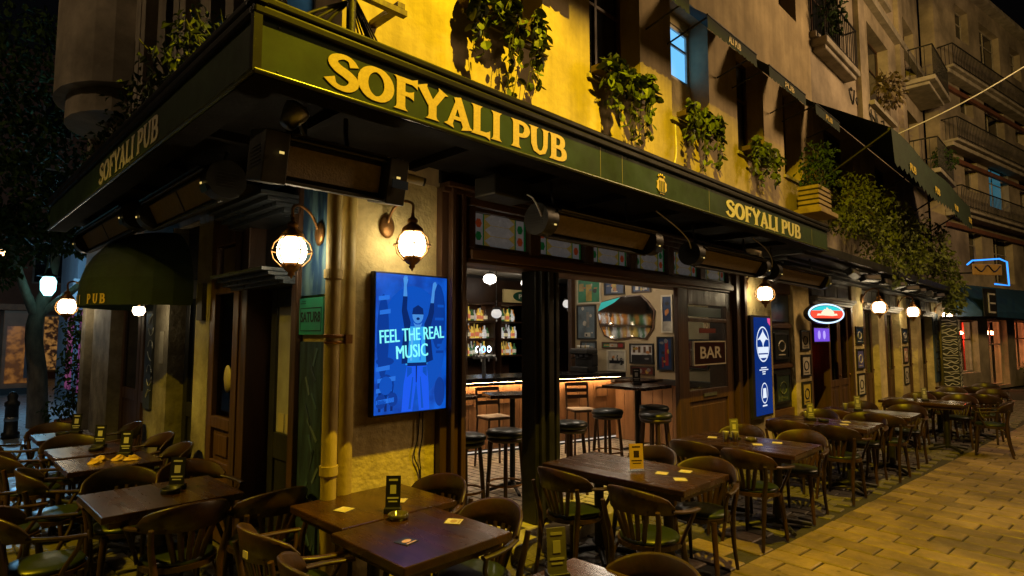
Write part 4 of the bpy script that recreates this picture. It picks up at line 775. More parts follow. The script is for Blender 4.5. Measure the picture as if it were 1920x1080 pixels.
table(7.05, 7.75, -1.88, -.72, 'wooden table before the framed prints pier', TG, feet=2); table(9.3, 10.0, -2.15, -1.0, 'wooden table below the oval neon sign', TG, feet=2); table(11.1, 11.75, -2.34, -1.2, 'second wooden table from the far end of the row', TG, feet=2); table(12.9, 13.5, -2.2, -1.2, 'last wooden table at the far end of the row', TG)
for a in [(1.66, -.72, 4, 'chair at the menu card table nearest the black door post'), (1.58, -1.42, -4, 'chair at the menu card table seen from behind, nearest the viewer'), (2.47, -.80, 176, 'chair on the far side of the menu card table nearer the bar'), (2.33, -1.40, 184, 'chair on the far side of the menu card table nearer the street'),
          (.16, -2.25, 182, 'chair with broad back rail at the bottom edge'), (.50, -.36, 182, 'chair in front of the door frame at the table under the screen'), (.30, -1.07, 176, 'chair with green cushion right of the ashtray table'),
          (-.48, -.52, 3, 'chair with a small white tag left of the table under the screen'), (-.53, -1.12, -5, 'chair left of the ashtray table cut off by the bottom edge'),
          (3.42, -.85, 2, 'chair left of the blue reflecting table nearer the wall'), (3.36, -1.42, -3, 'chair left of the blue reflecting table nearer the street'), (4.32, -.85, 180, 'chair right of the blue reflecting table nearer the wall'), (4.36, -1.42, 178, 'chair right of the blue reflecting table nearer the street'),
          (5.48, -.95, 2, 'chair left of the next table beyond, nearer the wall'), (5.42, -1.5, -2, 'chair left of the next table beyond, nearer the street'), (6.42, -.95, 181, 'chair right of the next table beyond, nearer the wall'), (6.45, -1.5, 178, 'chair right of the next table beyond, nearer the street'),
          (6.95, -1.05, 0, 'chair left of the prints pier table nearer the wall'), (6.92, -1.65, 0, 'chair left of the prints pier table nearer the street'), (7.86, -1.05, 180, 'chair right of the prints pier table nearer the wall'), (7.9, -1.65, 180, 'chair right of the prints pier table nearer the street'),
          (9.62, -2.42, 92, 'big dark chair with its back to the street below the neon sign'), (9.1, -1.4, 0, 'chair left of the table below the oval sign'), (10.15, -1.4, 180, 'chair right of the table below the oval sign nearer the wall'), (10.2, -1.95, 180, 'chair right of the table below the oval sign nearer the street'),
          (11.0, -1.6, 0, 'chair left of the second table from the far end'), (11.0, -2.2, 0, 'chair street side left of the second table from the far end'), (11.9, -1.6, 180, 'chair right of the second table from the far end'), (11.9, -2.2, 180, 'chair street side right of the second table from the far end'), (12.75, -1.9, 0, 'chair left of the last table in the row'), (13.65, -1.9, 180, 'last chair at the far end of the row')]:
    chair(a[0], a[1], a[2], a[3], GR)
t_ = [o for o in bpy.data.objects if o.get('label') == 'chair with a small white tag left of the table under the screen'][0]
MB().box(-.292, -.288, -.10, -.05, .70, .735).build('tag', M_paper, t_, False)
table(-1.17, -.36, .5, 1.2, 'wooden table with black menu stand nearest the viewer on the side street', TGL); table(-1.1, -.44, 2.05, 2.65, 'glossy side street table scattered with yellow napkins', TGL); table(-1.08, -.46, 2.76, 3.35, 'side street table just behind the napkin table', TGL); table(-1.06, -.55, 3.95, 4.5, 'farthest side street table towards the tree', TGL)
for a in [(-.78, .42, 88, 'chair with its slatted back to the viewer at the near side street table'), (-.85, 1.34, -92, 'chair behind the near side street table, left'), (-.40, 1.30, -88, 'chair behind the near side street table, right by the pier'), (-.28, .38, 95, 'chair by the black side door at the near side street table'),
          (-1.36, .80, 0, 'chair with shiny seat at the left edge, bottom corner'), (-1.14, 2.02, 0, 'chair with bluish lit seat left of the napkin table'), (-1.5, 1.75, 10, 'chair cut by the left edge behind the shiny seat'), (-.40, 2.36, 180, 'chair right of the napkin table against the pier'), (-1.2, 3.02, 0, 'chair left of the table behind the napkins'), (-.36, 3.1, 180, 'chair right of the table behind the napkins'),
          (-.84, 3.42, -90, 'chair behind the table behind the napkins'), (-.38, 4.2, 180, 'chair right of the farthest side street table'), (-1.25, 4.2, 0, 'chair left of the farthest side street table'), (-.85, 4.55, -90, 'chair behind the farthest side street table')]:
    chair(a[0], a[1], a[2], a[3], GLF)
# ---- table ware
def menu_stand(x, y, deg, label, cardm, markm, z=.751, yellow=False, w=.088, h=.19):
    t = thing('menu_stand', label, 'menu card', (x, y, z), R(deg), 'menu cards on the tables')
    b = MB(); b.box(-w/2-.005, w/2+.005, -.035, .035, 0, .03 if not yellow else .012); b.build('base', M_black if not yellow else M_tglass, t, False, .004)
    T = Matrix.Translation((0, 0, .02)) @ Matrix.Rotation(R(-6), 4, 'X'); b = MB(); b.box(-w/2, w/2, -.003, .003, 0, h, T); cd = b.build('card', cardm, t, False)
    b = MB(); b.box(-w*.3, w*.3, -.0042, -.0032, h*.84, h*.9, T); b.box(-w*.38, w*.38, -.0042, -.0032, h*.3, h*.35, T); b.box(-w*.3, w*.3, -.0042, -.0032, h*.2, h*.24, T); b.box(-w*.2, w*.2, -.0042, -.0032, h*.45, h*.72, T); b.build('print', markm, cd, False)
    if yellow: b = MB(); b.box(-w/2-.006, w/2+.006, -.006, -.0045, 0, h+.01, T); b.build('holder', M_tglass, t, False)
M_cardk = mat('card_black', (.012, .012, .013), ro=.35); M_cardw = mat('card_ink_white', (.5, .48, .42), ro=.5); M_cardy = mat('card_yellow', (.75, .42, .02), (.65, .34, .02), 12, .4, em=.18, ec=(.75, .42, .02)); M_cardg = mat('card_grey', (.20, .19, .17), (.12, .115, .1), 9, .4)
menu_stand(.08, -.60, -42, 'black menu card in a block holder on the joined tables', M_cardk, M_cardw); menu_stand(2.02, -1.05, -38, 'yellow menu card in a clear holder before the bar', M_cardy, mat('card_ink', (.06, .03, .01), ro=.5), yellow=True, w=.11, h=.19)
menu_stand(.03, -1.93, -30, 'grey menu card at the bottom edge', M_cardg, M_cardw); menu_stand(-.66, .92, -42, 'black menu card on the near side street table', M_cardk, M_cardw, w=.10)
menu_stand(3.92, -.98, -40, 'small menu card on the blue reflecting table', M_cardg, M_cardw); menu_stand(5.95, -1.05, -40, 'small menu card on the table beyond the blue reflecting one', M_cardg, M_cardw); menu_stand(7.4, -1.2, -40, 'small menu card on the prints pier table', M_cardg, M_cardw); menu_stand(9.6, -1.6, -40, 'small menu card below the oval sign', M_cardg, M_cardw)
menu_stand(-.62, 2.5, -42, 'menu card on the napkin table', M_cardk, M_cardw, w=.1); menu_stand(-.7, 3.1, -42, 'menu card on the table behind the napkins', M_cardk, M_cardw, w=.1); menu_stand(-.7, 4.25, -42, 'menu card on the farthest side street table', M_cardk, M_cardw, w=.1)
def ashtray(x, y, label, m, z=.751):
    t = MB().lathe([(0, .004), (.045, .004), (.05, .03), (.056, .032), (.06, .028), (.058, .0), (0, 0)], 18).build('ashtray', m); t.location = (x, y, z); tag(t, label, 'ashtray', 'ashtrays on the tables')
M_agl = mat('smoky_ashtray', (.10, .085, .05), (.05, .04, .025), 9, .12, coat=.5)
ashtray(.03, -.73, 'round glass ashtray at the seam of the joined tables', M_agl); ashtray(-.72, .83, 'dark ashtray beside the menu on the near side street table', M_iron); ashtray(3.98, -1.12, 'ashtray on the blue reflecting table', M_agl); ashtray(5.93, -1.2, 'ashtray on the table beyond the blue reflecting one', M_iron); ashtray(-.75, 2.95, 'ashtray on the table behind the napkins', M_iron); ashtray(-.82, 4.2, 'ashtray on the farthest side street table', M_iron)
def coaster(x, y, deg, label, c=(.55, .42, .2)):
    t = thing('coaster', label, 'coaster', (x, y, .751), R(deg), 'beer mats on the tables'); bx('mat_board', mat('coaster_navy', (.02, .025, .07), ro=.4) if c[2] > .4 else M_paper, t, -.045, .045, -.045, .045, 0, .003, world=False)
    b = MB(); b.prism([(.03*math.cos(q), .02*math.sin(q)) for q in [2*PI*i/10 for i in range(10)]], lambda u, v: (u, v, .0031), lambda u, v: (u, v, .0036)); b.box(-.035, .035, -.038, -.03, .0031, .0036); b.build('print', mat('coaster_ink%.2f' % c[0], c, ro=.5), t, False)
for a in [(-.10, -.35, 20, 'pale beer mat on the table under the screen'), (.25, -.42, 40, 'pale beer mat behind the black menu card'), (-.16, -1.08, 12, 'navy beer mat at the front of the ashtray table', (.5, .3, .5)), (.22, -1.0, 35, 'brown beer mat at the right edge of the ashtray table', (.3, .18, .05)), (2.10, -1.22, 20, 'beer mat just right of the yellow menu card'), (2.02, -1.42, 40, 'beer mat nearest the front edge of the menu card table'), (2.28, -1.32, 15, 'beer mat near the right edge of the menu card table'), (3.9, -.75, 20, 'beer mat nearest the wall on the blue reflecting table'), (3.82, -1.25, 30, 'beer mat in the middle of the blue reflecting table'), (4.05, -1.35, 20, 'beer mat near the front of the blue reflecting table'), (5.85, -1.45, 20, 'beer mat on the table beyond the blue reflecting one'), (6.1, -1.4, 30, 'second beer mat on the table beyond the blue reflecting one')]: coaster(*a)
rr = random.Random(9)
for k, (x, y) in enumerate([(-.88, 2.3), (-.82, 2.4), (-.70, 2.32), (-.62, 2.25)]):
    b = MB(); vs = []; N = 10
    for i in range(4):
        for q in range(N): r_ = (.06-.012*i)*(1+rr.uniform(-.3, .3)); vs.append((r_*math.cos(2*PI*q/N), r_*math.sin(2*PI*q/N)*.7, i*.012+rr.uniform(0, .006)))
    b.add(vs, [(i*N+q, i*N+(q+1) % N, (i+1)*N+(q+1) % N, (i+1)*N+q) for i in range(3) for q in range(N)]); b.add(vs[-N:], [tuple(range(N))]); o = b.build('napkin', mat('napkin_yellow', (.6, .38, .08), ro=.7)); o.location = (x, y, .751); tag(o, 'crumpled yellow napkin on the glossy side street table', 'napkin', 'crumpled napkins on the side street table')
M_beer = mat('drinking_glass', (.35, .33, .28), ro=.06, spec=.8, coat=.5, me=.2)
for x, y, nm in ((3.78, -.95, 'drinking glass by the menu on the blue reflecting table'), (3.84, -1.02, 'second drinking glass by the menu on the blue reflecting table'), (5.98, -.98, 'drinking glass on the table beyond the blue reflecting one'), (7.35, -1.05, 'drinking glass on the prints pier table'), (9.7, -1.45, 'drinking glass on the table below the oval sign')):
    o = MB().lathe([(0, 0), (.026, 0), (.032, .09), (.034, .10), (.031, .10), (.024, .012), (0, .012)], 14).build('drinking_glass', M_beer); o.location = (x, y, .751); tag(o, nm, 'glass', 'glasses on the tables')
# ================================================================== BAR INTERIOR
ct = thing('bar_counter', 'panelled wooden bar counter with black top inside the pub', 'counter', (4.5, 2.55, .12), R(-13.5)); cl_ = 2.1
for k in range(14): bx('panel_board', M_panel, ct, -2.05+k*.283, -2.05+k*.283+.276, -.03, -.005, .06, .98, .003, False)
bx('carcass', M_dark, ct, -2.06, 1.95, -.004, .5, .0, .99, world=False); bx('plinth', M_black, ct, -2.07, 1.95, -.012, -.0045, .0, .055, world=False); bx('counter_top', mat('counter_black', (.012, .012, .012), (.02, .018, .016), 6, .25), ct, -2.15, 1.98, -.20, .6, 1.02, 1.085, .008, False)
bx('counter_lip', MATS['counter_black'], ct, -2.15, 1.98, -.20, -.18, .975, 1.018, world=False); bx('light_strip', M_strip, ct, -2.0, 1.9, -.10, -.08, 1.005, 1.017, world=False); bx('foot_rail_light', emat('foot_glow', (1, .86, .7), .6), ct, -2.0, 1.9, -.034, -.031, .03, .05, world=False)
for k in range(6): b = MB(); x = -1.7+k*.62; b.tube([(x, -.036, .70), (x+.24, -.036, .70), (x+.24, -.036, .86), (x, -.036, .86)], .006, 5, True); b.build('panel_trim', M_woodh, ct, False)
sh = thing('back_bar_shelf', 'dark shelving with lit bottles behind the bar', 'shelf', (6.0, 4.55, .12)); M_shw = mat('shelf_wood', (.055, .026, .013), (.03, .014, .008), 5, .4)
SX = [(4.98, 5.64), (5.82, 6.40), (6.42, 7.3)]; SZ = [1.44, 1.76, 2.08]
for (a, c) in SX:
    for z in SZ+[2.42]: bx('shelf_board', M_shw, sh, a, c, 4.36, 4.72, z-.03, z)
    for x in (a-.02, c): bx('upright', M_shw, sh, x, x+.019, 4.35, 4.73, 1.0, 2.45)
    for z in SZ: bx('shelf_light', emat('shelf_glow', (1, .78, .5), 34), sh, a+.02, c-.02, 4.70, 4.715, z+.004, z+.02)
mb_ = MB(); rq = random.Random(77); cols = [mat('far_bottle%d' % k, c, ro=.2, em=.3, ec=c) for k, c in enumerate([(.5, .2, .03), (.05, .16, .06), (.6, .42, .1), (.6, .6, .58)])]  # bottle colours glow to carry the shelf light
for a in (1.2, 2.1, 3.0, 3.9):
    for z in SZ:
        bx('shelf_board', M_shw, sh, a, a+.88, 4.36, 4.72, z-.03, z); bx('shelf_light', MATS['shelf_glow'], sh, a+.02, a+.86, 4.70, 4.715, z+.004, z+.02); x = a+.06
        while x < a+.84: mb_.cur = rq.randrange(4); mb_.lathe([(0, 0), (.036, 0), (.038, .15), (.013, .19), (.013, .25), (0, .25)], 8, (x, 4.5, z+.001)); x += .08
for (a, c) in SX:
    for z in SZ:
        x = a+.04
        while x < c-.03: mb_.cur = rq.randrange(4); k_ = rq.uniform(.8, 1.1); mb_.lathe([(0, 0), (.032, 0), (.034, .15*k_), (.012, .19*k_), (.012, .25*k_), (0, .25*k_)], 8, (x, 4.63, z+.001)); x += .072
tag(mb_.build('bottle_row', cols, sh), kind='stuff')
bx('back_panel', M_shw, sh, 1.02, 8.6, 4.731, 4.748, .12, 2.9); bx('base_cabinet', M_dark, sh, 4.2, 8.0, 4.3, 4.73, .12, .98)
bt = []
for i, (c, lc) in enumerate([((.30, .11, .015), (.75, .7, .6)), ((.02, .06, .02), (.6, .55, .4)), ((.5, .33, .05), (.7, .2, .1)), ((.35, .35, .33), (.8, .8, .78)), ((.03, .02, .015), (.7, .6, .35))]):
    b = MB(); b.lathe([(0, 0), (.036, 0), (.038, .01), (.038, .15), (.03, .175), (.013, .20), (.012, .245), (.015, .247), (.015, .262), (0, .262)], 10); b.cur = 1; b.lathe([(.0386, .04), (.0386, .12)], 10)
    bt.append(b.mesh('bottle', [mat('bottle_glass%d' % i, c, ro=.12, em=1.0, ec=c, coat=.3), mat('bottle_label%d' % i, lc, ro=.5, em=.4, ec=lc)]))  # glass and labels glow in place of light from the shelves
ORD = 'first second third fourth fifth sixth seventh eighth ninth tenth eleventh twelfth thirteenth'.split()
rr = random.Random(12)
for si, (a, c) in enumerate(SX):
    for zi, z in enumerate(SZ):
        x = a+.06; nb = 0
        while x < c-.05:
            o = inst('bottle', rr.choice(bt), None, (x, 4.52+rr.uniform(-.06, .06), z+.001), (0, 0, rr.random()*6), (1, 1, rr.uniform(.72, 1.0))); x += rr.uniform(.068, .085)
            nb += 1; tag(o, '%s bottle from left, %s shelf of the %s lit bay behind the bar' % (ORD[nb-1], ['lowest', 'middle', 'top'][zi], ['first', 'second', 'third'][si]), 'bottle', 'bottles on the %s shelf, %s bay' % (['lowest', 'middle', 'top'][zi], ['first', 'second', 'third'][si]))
gs = thing('shelf_sign', 'cream sign with dark green oval above the bottle shelves', 'sign', (6.4, 4.5, 2.45)); bx('board', mat('sign_cream', (.5, .38, .16), (.4, .3, .12), 5, .5, em=.08, ec=(.5, .38, .16)), gs, 5.95, 7.0, 4.42, 4.46, 2.45, 2.70); MB().prism([(6.5+.3*math.cos(q), 2.575+.105*math.sin(q)) for q in [2*PI*i/24 for i in range(24)]], lambda x, z: (x, 4.419, z), lambda x, z: (x, 4.41, z)).build('oval', mat('oval_green', (.01, .06, .03), ro=.4), gs)
text('lettering', 'PUB', .12, M_goldpale, gs, (6.34, 4.405, 2.535), RF, .001, .003, width=.32)
ns = thing('neon_beer_sign', 'small white and blue neon lights on the lowest bottle shelf', 'sign', (5.3, 4.3, 1.46)); [MB().tube([(5.2+k*.14+.045*math.cos(q), 4.33, 1.56+.05*math.sin(q)) for q in [2*PI*i/14 for i in range(14)]], .009, 6, True).build('neon_ring', emat('neon_ice%d' % (k % 2), [(.7, .85, 1), (.15, .45, 1)][k % 2], 5), ns) for k in range(3)]
def globe_lamp(x, y, z, label, drop, lit=M_globed, r=.12):
    t = thing('ceiling_globe', label, 'lamp', (x, y, z), 0, 'glass globe lamps in the bar'); MB().lathe([(0, -.085*r/.12), (.03, -.08*r/.12), (r*.8, -.05*r/.12), (r, 0), (r*.9, .05), (r*.55, .085), (0, .085)], 18).build('globe', lit, t, False)
    MB().lathe([(0, .12), (.06, .12), (.07, .086), (0, .086)], 14).build('cap', M_iron, t, False); MB().lathe([(.0, -.13), (.012, -.12), (.012, -.09), (0, -.085)], 8).build('finial', M_steel, t, False)
    if drop: MB().tube([(0, 0, .1), (0, 0, drop)], .008, 6).build('stem', M_iron, t, False)
globe_lamp(5.0, 3.8, 2.78, 'white glass ceiling lamp above the bar', .18); globe_lamp(6.05, 3.9, 2.78, 'white glass ceiling lamp half hidden by the black post', .18)
globe_lamp(3.2, 1.3, 2.80, 'bright ceiling lamp above the bar stools', .16, emat('globe_bright', (1, .84, .64), 40), .14); globe_lamp(5.2, 1.6, 2.80, 'bright ceiling lamp above the high table', .16, MATS['globe_bright'], .14)
globe_lamp(3.7, 3.5, 2.80, 'added bright ceiling lamp over the counter hidden by the door frame', .16, MATS['globe_bright'], .14)  # unseen lamp added to brighten the bar ceiling
globe_lamp(4.87, 3.5, 2.16, 'small hanging globe in front of the bottles', .8, emat('globe_mid', (.9, .85, .8), .7), .09); globe_lamp(6.5, 3.3, 2.38, 'small globe on the brown partition', .55, MATS['globe_mid'], .09)
def stool(x, y, label, h=.75, deg=0, z=.12):
    t = thing('bar_stool', label, 'stool', (x, y, z), R(deg), 'round bar stools'); MB().lathe([(.17, h-.05), (.195, h-.035), (.20, h-.01), (.185, h+.015), (.1, h+.03), (0, h+.032)], 22).build('cushion', M_blackv, t, False); MB().lathe([(0, h-.09), (.165, h-.09), (.185, h-.075), (.19, h-.051), (0, h-.051)], 22).build('seat_rim', M_chair, t, False)
    for k in range(4):
        a = PI/4+k*PI/2; MB().tube([(.14*math.cos(a), .14*math.sin(a), h-.09), (.17*math.cos(a), .17*math.sin(a), .3), (.185*math.cos(a), .185*math.sin(a), 0)], [.018, .02, .016], 8).build('leg', M_wood, t, False)
    MB().tube([(.175*math.cos(2*PI*k/24), .175*math.sin(2*PI*k/24), .26) for k in range(24)], .011, 6, True).build('foot_ring', M_brass, t, False)
stool(2.14, .52, 'bar stool just left of the black post'); stool(1.68, .60, 'bar stool half hidden by the left door frame'); stool(3.0, .42, 'bar stool just right of the black post'); stool(4.15, .75, 'bar stool left of the high table'); stool(4.30, .16, 'bar stool right of the high table'); stool(4.9, .55, 'bar stool behind the high table by the panelled wall')
def high_table(x, y, label, sx=.32, sy=.32, deg=0):
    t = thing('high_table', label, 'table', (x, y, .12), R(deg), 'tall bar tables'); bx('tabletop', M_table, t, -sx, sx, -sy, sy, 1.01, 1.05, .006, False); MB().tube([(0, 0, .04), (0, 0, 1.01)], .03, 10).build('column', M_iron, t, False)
    for a in (0, 90, 180, 270): MB().tube([(0, 0, .08), (.15*math.cos(R(a)), .15*math.sin(R(a)), .05), (.28*math.cos(R(a)), .28*math.sin(R(a)), .015)], [.025, .02, .018], 8).build('foot', M_iron, t, False)
high_table(4.62, .62, 'tall table with a menu stand in front of the framed prints'); high_table(2.72, 1.0, 'tall table behind the black post', .3, .22, -30); high_table(2.0, 1.25, 'tall table at the left edge of the opening', .25, .2); high_table(5.5, 1.15, 'lower tall table behind the one with the menu stand', .3, .22)
menu_stand(4.62, .62, -40, 'dark menu card on the tall table', M_cardk, M_cardw, z=1.171, w=.1)
def slat_chair(x, y, deg, label):
    t = thing('bar_chair', label, 'chair', (x, y, .12), R(deg), 'tall slat back chairs at the counter'); bx('seat', M_wood, t, -.18, .18, -.18, .18, .62, .655, .006, False)
    for sx in (-.16, .16):
        for sy in (-.16, .16): MB().tube([(sx, sy, .62), (sx*1.15, sy*1.15, 0)], .015, 6).build('leg', M_wood, t, False)
    for s in (-.165, .165): MB().tube([(s, -.165, .65), (s, -.2, 1.0)], .014, 6).build('back_post', M_wood, t, False)
    for z in (.78, .87, .96): MB().box(-.16, .16, -.2, -.18, z, z+.05).build('slat', M_wood, t, False)
slat_chair(3.35, 1.95, 165, 'slat back chair at the counter left of the black post'); slat_chair(4.75, 1.62, 150, 'slat back chair at the counter right of the black post')
tp = thing('beer_tap', 'steel beer tap tower on the bar counter', 'beer tap', (3.9, 2.75, 1.205)); MB().tube([(3.9, 2.75, 1.205), (3.9, 2.75, 1.5)], .03, 10).build('column', M_steel, tp); MB().tube([(3.7, 2.75, 1.5), (4.1, 2.75, 1.5)], .035, 10).build('crossbar', M_steel, tp)
for k in range(3): MB().tube([(3.75+k*.15, 2.72, 1.5), (3.75+k*.15, 2.65, 1.48), (3.75+k*.15, 2.65, 1.43)], .01, 6).build('spout', M_steel, tp); MB().tube([(3.75+k*.15, 2.71, 1.53), (3.75+k*.15, 2.69, 1.66)], .014, 6).build('tap_handle', M_black, tp)
cm = thing('coffee_machine', 'black coffee machine standing on the bar by the framed prints', 'machine', (5.85, 2.3, 1.2)); bx('body', M_black, cm, 5.72, 6.0, 2.25, 2.62, 1.21, 1.30, .015); bx('body_back', M_black, cm, 5.86, 6.0, 2.25, 2.62, 1.302, 1.50, .01); bx('boiler_hood', M_black, cm, 5.70, 6.0, 2.25, 2.62, 1.502, 1.58, .02); bx('cup_rack', M_steel, cm, 5.72, 5.98, 2.27, 2.60, 1.582, 1.595)
for k in range(3):
    MB().lathe([(0, 0), (.028, 0), (.03, .04), (0, .04)], 12, (5.78, 2.32+k*.11, 1.46)).build('brew_head', M_steel, cm); MB().tube([(5.78, 2.32+k*.11, 1.45), (5.66, 2.32+k*.11, 1.43)], .012, 8).build('portafilter', M_iron, cm); MB().lathe([(0, 0), (.025, 0), (.032, .05), (.028, .05), (0, .006)], 10, (5.80+.02*k, 2.31+k*.11, 1.596)).build('cup', M_white, cm)
# framed prints on the cream wall
def frame_x(name, y0, y1, z0, z1, fm, pm, label, marks=(), x=6.298, mat_=True):
    t = thing(name, label, 'picture', (x, (y0+y1)/2, (z0+z1)/2), 0, 'framed prints on the bar wall'); w = .025
    b = MB(); [b.box(x-.03, x-.001, *q) for q in [(y0, y1, z0, z0+w), (y0, y1, z1-w, z1), (y0, y0+w, z0+w, z1-w), (y1-w, y1, z0+w, z1-w)]]; b.build('frame', fm, t); b = MB(); b.box(x-.015, x-.004, y0+w, y1-w, z0+w, z1-w); pr = b.build('print', pm, t)
    for (u0, u1, v0, v1, mm) in marks: MB().box(x-.0165, x-.0152, y0+(y1-y0)*u0, y0+(y1-y0)*u1, z0+(z1-z0)*v0, z0+(z1-z0)*v1).build('print_detail', mm, pr)
Pc = {k: mat('print_'+k, c, tuple(q*.5 for q in c), 6, .3) for k, c in dict(green=(.02, .22, .10), navy=(.012, .04, .12), slate=(.12, .17, .21), black=(.015, .015, .017), cream=(.5, .46, .38), red=(.3, .02, .02), maroon=(.13, .02, .018), gold=(.45, .32, .05), teal=(.03, .3, .32), white=(.6, .6, .58), grey=(.22, .22, .21), brown=(.12, .06, .03), orange=(.5, .2, .05)).items()}
frame_x('framed_print', 2.38, 2.9, 2.36, 2.81, M_goldpale, Pc['green'], 'green framed print at the top left of the bar wall', [(.38, .62, .1, .75, Pc['gold']), (.72, .92, .5, .8, Pc['gold'])]); frame_x('framed_print', 1.9, 2.31, 2.49, 2.79, M_black, Pc['navy'], 'navy framed print at the top of the bar wall beside the green one', [(.4, .6, .3, .75, Pc['gold']), (.35, .65, .15, .22, Pc['cream'])]); frame_x('framed_print', 1.4, 1.76, 2.5, 2.74, M_wood, Pc['navy'], 'blue framed print with pale figures at the top right of the bar wall', [(.2, .35, .2, .7, Pc['cream']), (.45, .55, .2, .7, Pc['cream']), (.65, .8, .2, .7, Pc['cream'])])
frame_x('framed_print', 2.49, 2.91, 1.74, 2.34, M_black, Pc['slate'], 'tall grey blue print with a curved figure on the bar wall', [(.35, .5, .35, .8, Pc['grey']), (.3, .6, .08, .2, Pc['cream'])]); frame_x('framed_print', 2.49, 2.83, 1.3, 1.71, M_black, Pc['slate'], 'grey print behind the coffee machine', [(.2, .4, .3, .8, Pc['grey'])]); frame_x('tin_sign', 1.92, 2.37, 1.59, 1.70, M_wood, Pc['green'], 'small green and red tin strip above the skyline print', [(.33, .66, .15, .85, Pc['cream']), (.02, .3, .1, .9, Pc['red'])])
frame_x('framed_print', 1.89, 2.27, 1.22, 1.57, M_goldpale, Pc['cream'], 'pale skyline print low on the bar wall', [(.12, .88, .35, .5, Pc['black']), (.2, .3, .5, .62, Pc['black']), (.42, .48, .5, .75, Pc['black']), (.65, .75, .5, .62, Pc['black'])]); frame_x('framed_print', 1.37, 1.82, 1.35, 1.68, M_black, Pc['white'], 'white print with four small bottles on the bar wall', [(.08, .92, .06, .45, Pc['black'])]+[(.1+.22*k, .2+.22*k, .55, .85, Pc['brown']) for k in range(4)]); frame_x('tin_sign', 1.37, 1.81, 1.17, 1.32, M_wood, Pc['maroon'], 'plain maroon sign under the four bottle print'); frame_x('framed_print', 1.03, 1.31, 1.26, 1.79, M_black, Pc['navy'], 'dark print with red bottle by the glazed door leaf', [(.3, .5, .15, .9, Pc['red']), (.6, .7, .1, .4, Pc['red'])]); frame_x('framed_print', 1.02, 1.22, 1.85, 2.44, M_goldpale, Pc['navy'], 'narrow tall print beside the glazed door leaf', [(.1, .9, .05, .3, Pc['cream'])]); frame_x('framed_print', .45, .85, 1.3, 1.75, M_black, Pc['maroon'], 'dark red print seen through the glass of the door leaf', [(.3, .7, .2, .8, Pc['brown'])])
mi = thing('wall_mirror', 'irregular cut mirror reflecting the lit bar on the cream wall', 'mirror', (6.29, 1.9, 2.1)); MI = [(2.46, 2.18), (2.38, 2.38), (1.95, 2.47), (1.58, 2.47), (1.45, 2.36), (1.33, 2.20), (1.36, 1.92), (1.5, 1.74), (1.75, 1.78), (2.1, 1.72), (2.32, 1.80), (2.42, 1.98)]
MB().prism(MI, lambda y, z: (6.297, y, z), lambda y, z: (6.275, y, z)).build('backing', Pc['brown'], mi); MB().prism([(1.9+(y-1.9)*.95, 2.1+(z-2.1)*.95) for y, z in MI], lambda y, z: (6.274, y, z), lambda y, z: (6.268, y, z)).build('glass', mat('mirror_glass', (.75, .73, .7), (.55, .53, .5), 2, .03, .07, me=1., bump=.04, bsc=3), mi)
rp = random.Random(44)
for o in [q for q in bpy.data.objects if q.name.startswith('print') and q.parent and q.parent.get('group') == 'framed prints on the bar wall']:
    xs = [v.co.x for v in o.data.vertices]; ys = [v.co.y for v in o.data.vertices]; zs = [v.co.z for v in o.data.vertices]; y0, y1, z0, z1, xf = min(ys), max(ys), min(zs), max(zs), min(xs)
    for k in range(5):
        cy_, cz_ = rp.uniform(y0+.05, y1-.05), rp.uniform(z0+.03, z1-.03); ry_ = min(rp.uniform(.015, .05), cy_-y0, y1-cy_); rz_ = min(rp.uniform(.012, .06), cz_-z0, z1-cz_)
        b = MB(); b.prism([(cy_+ry_*math.cos(q)*rp.uniform(.7, 1), cz_+rz_*math.sin(q)*rp.uniform(.7, 1)) for q in [2*PI*i/9 for i in range(9)]], lambda y, z: (xf-.0018, y, z), lambda y, z: (xf-.0022-.0002*k, y, z)); b.build('print_detail', rp.choice([Pc['cream'], Pc['gold'], Pc['grey'], Pc['black'], Pc['orange']]), o, False)
def mpoly(P, m, d): MB().prism(P, lambda y, z: (6.2675, y, z), lambda y, z: (6.2675-d, y, z)).build('painted_panel', m, mi)  # glowing shape put in for a reflection in the mirror
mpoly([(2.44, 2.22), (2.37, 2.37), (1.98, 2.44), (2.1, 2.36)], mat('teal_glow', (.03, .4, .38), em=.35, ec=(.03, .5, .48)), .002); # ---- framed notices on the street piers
def notice(x0, x1, z0, z1, fm, pm, label, y=-.021, marks=None):
    t = thing('framed_notice', label, 'picture', ((x0+x1)/2, y, (z0+z1)/2), 0, 'framed notices on the street piers'); w = min(.035, (x1-x0)*.12)
    b = MB(); [b.box(q[0], q[1], y-.03, y-.001, q[2], q[3]) for q in [(x0, x1, z0, z0+w), (x0, x1, z1-w, z1), (x0, x0+w, z0+w, z1-w), (x1-w, x1, z0+w, z1-w)]]; b.build('frame', fm, t); pr = bx('print', pm, t, x0+w, x1-w, y-.018, y-.004, z0+w, z1-w); cx, cz = (x0+x1)/2, (z0+z1)/2; ww, hh = (x1-x0)*.24, (z1-z0)*.2
    MB().tube([(cx+ww*math.cos(2*PI*k/12), y-.019, cz+hh*math.sin(2*PI*k/12)) for k in range(12)], .012, 5, True).build('print_detail', marks or M_iron, pr); bx('print_detail', marks or M_iron, pr, cx-ww, cx+ww, y-.021, y-.0185, cz-hh*1.7, cz-hh*1.5)
notice(8.68, 9.12, 1.55, 1.90, M_black, M_paper, 'top white notice on the pier left of the neon sign doors'); notice(8.68, 9.12, 1.10, 1.48, M_black, M_paper, 'middle white notice on the pier left of the neon sign doors'); notice(8.66, 9.1, .60, 1.02, M_iron, mat('notice_yellow', (.5, .38, .06), (.35, .26, .04), 6, .5), 'yellow notice lowest on the pier left of the neon sign doors')
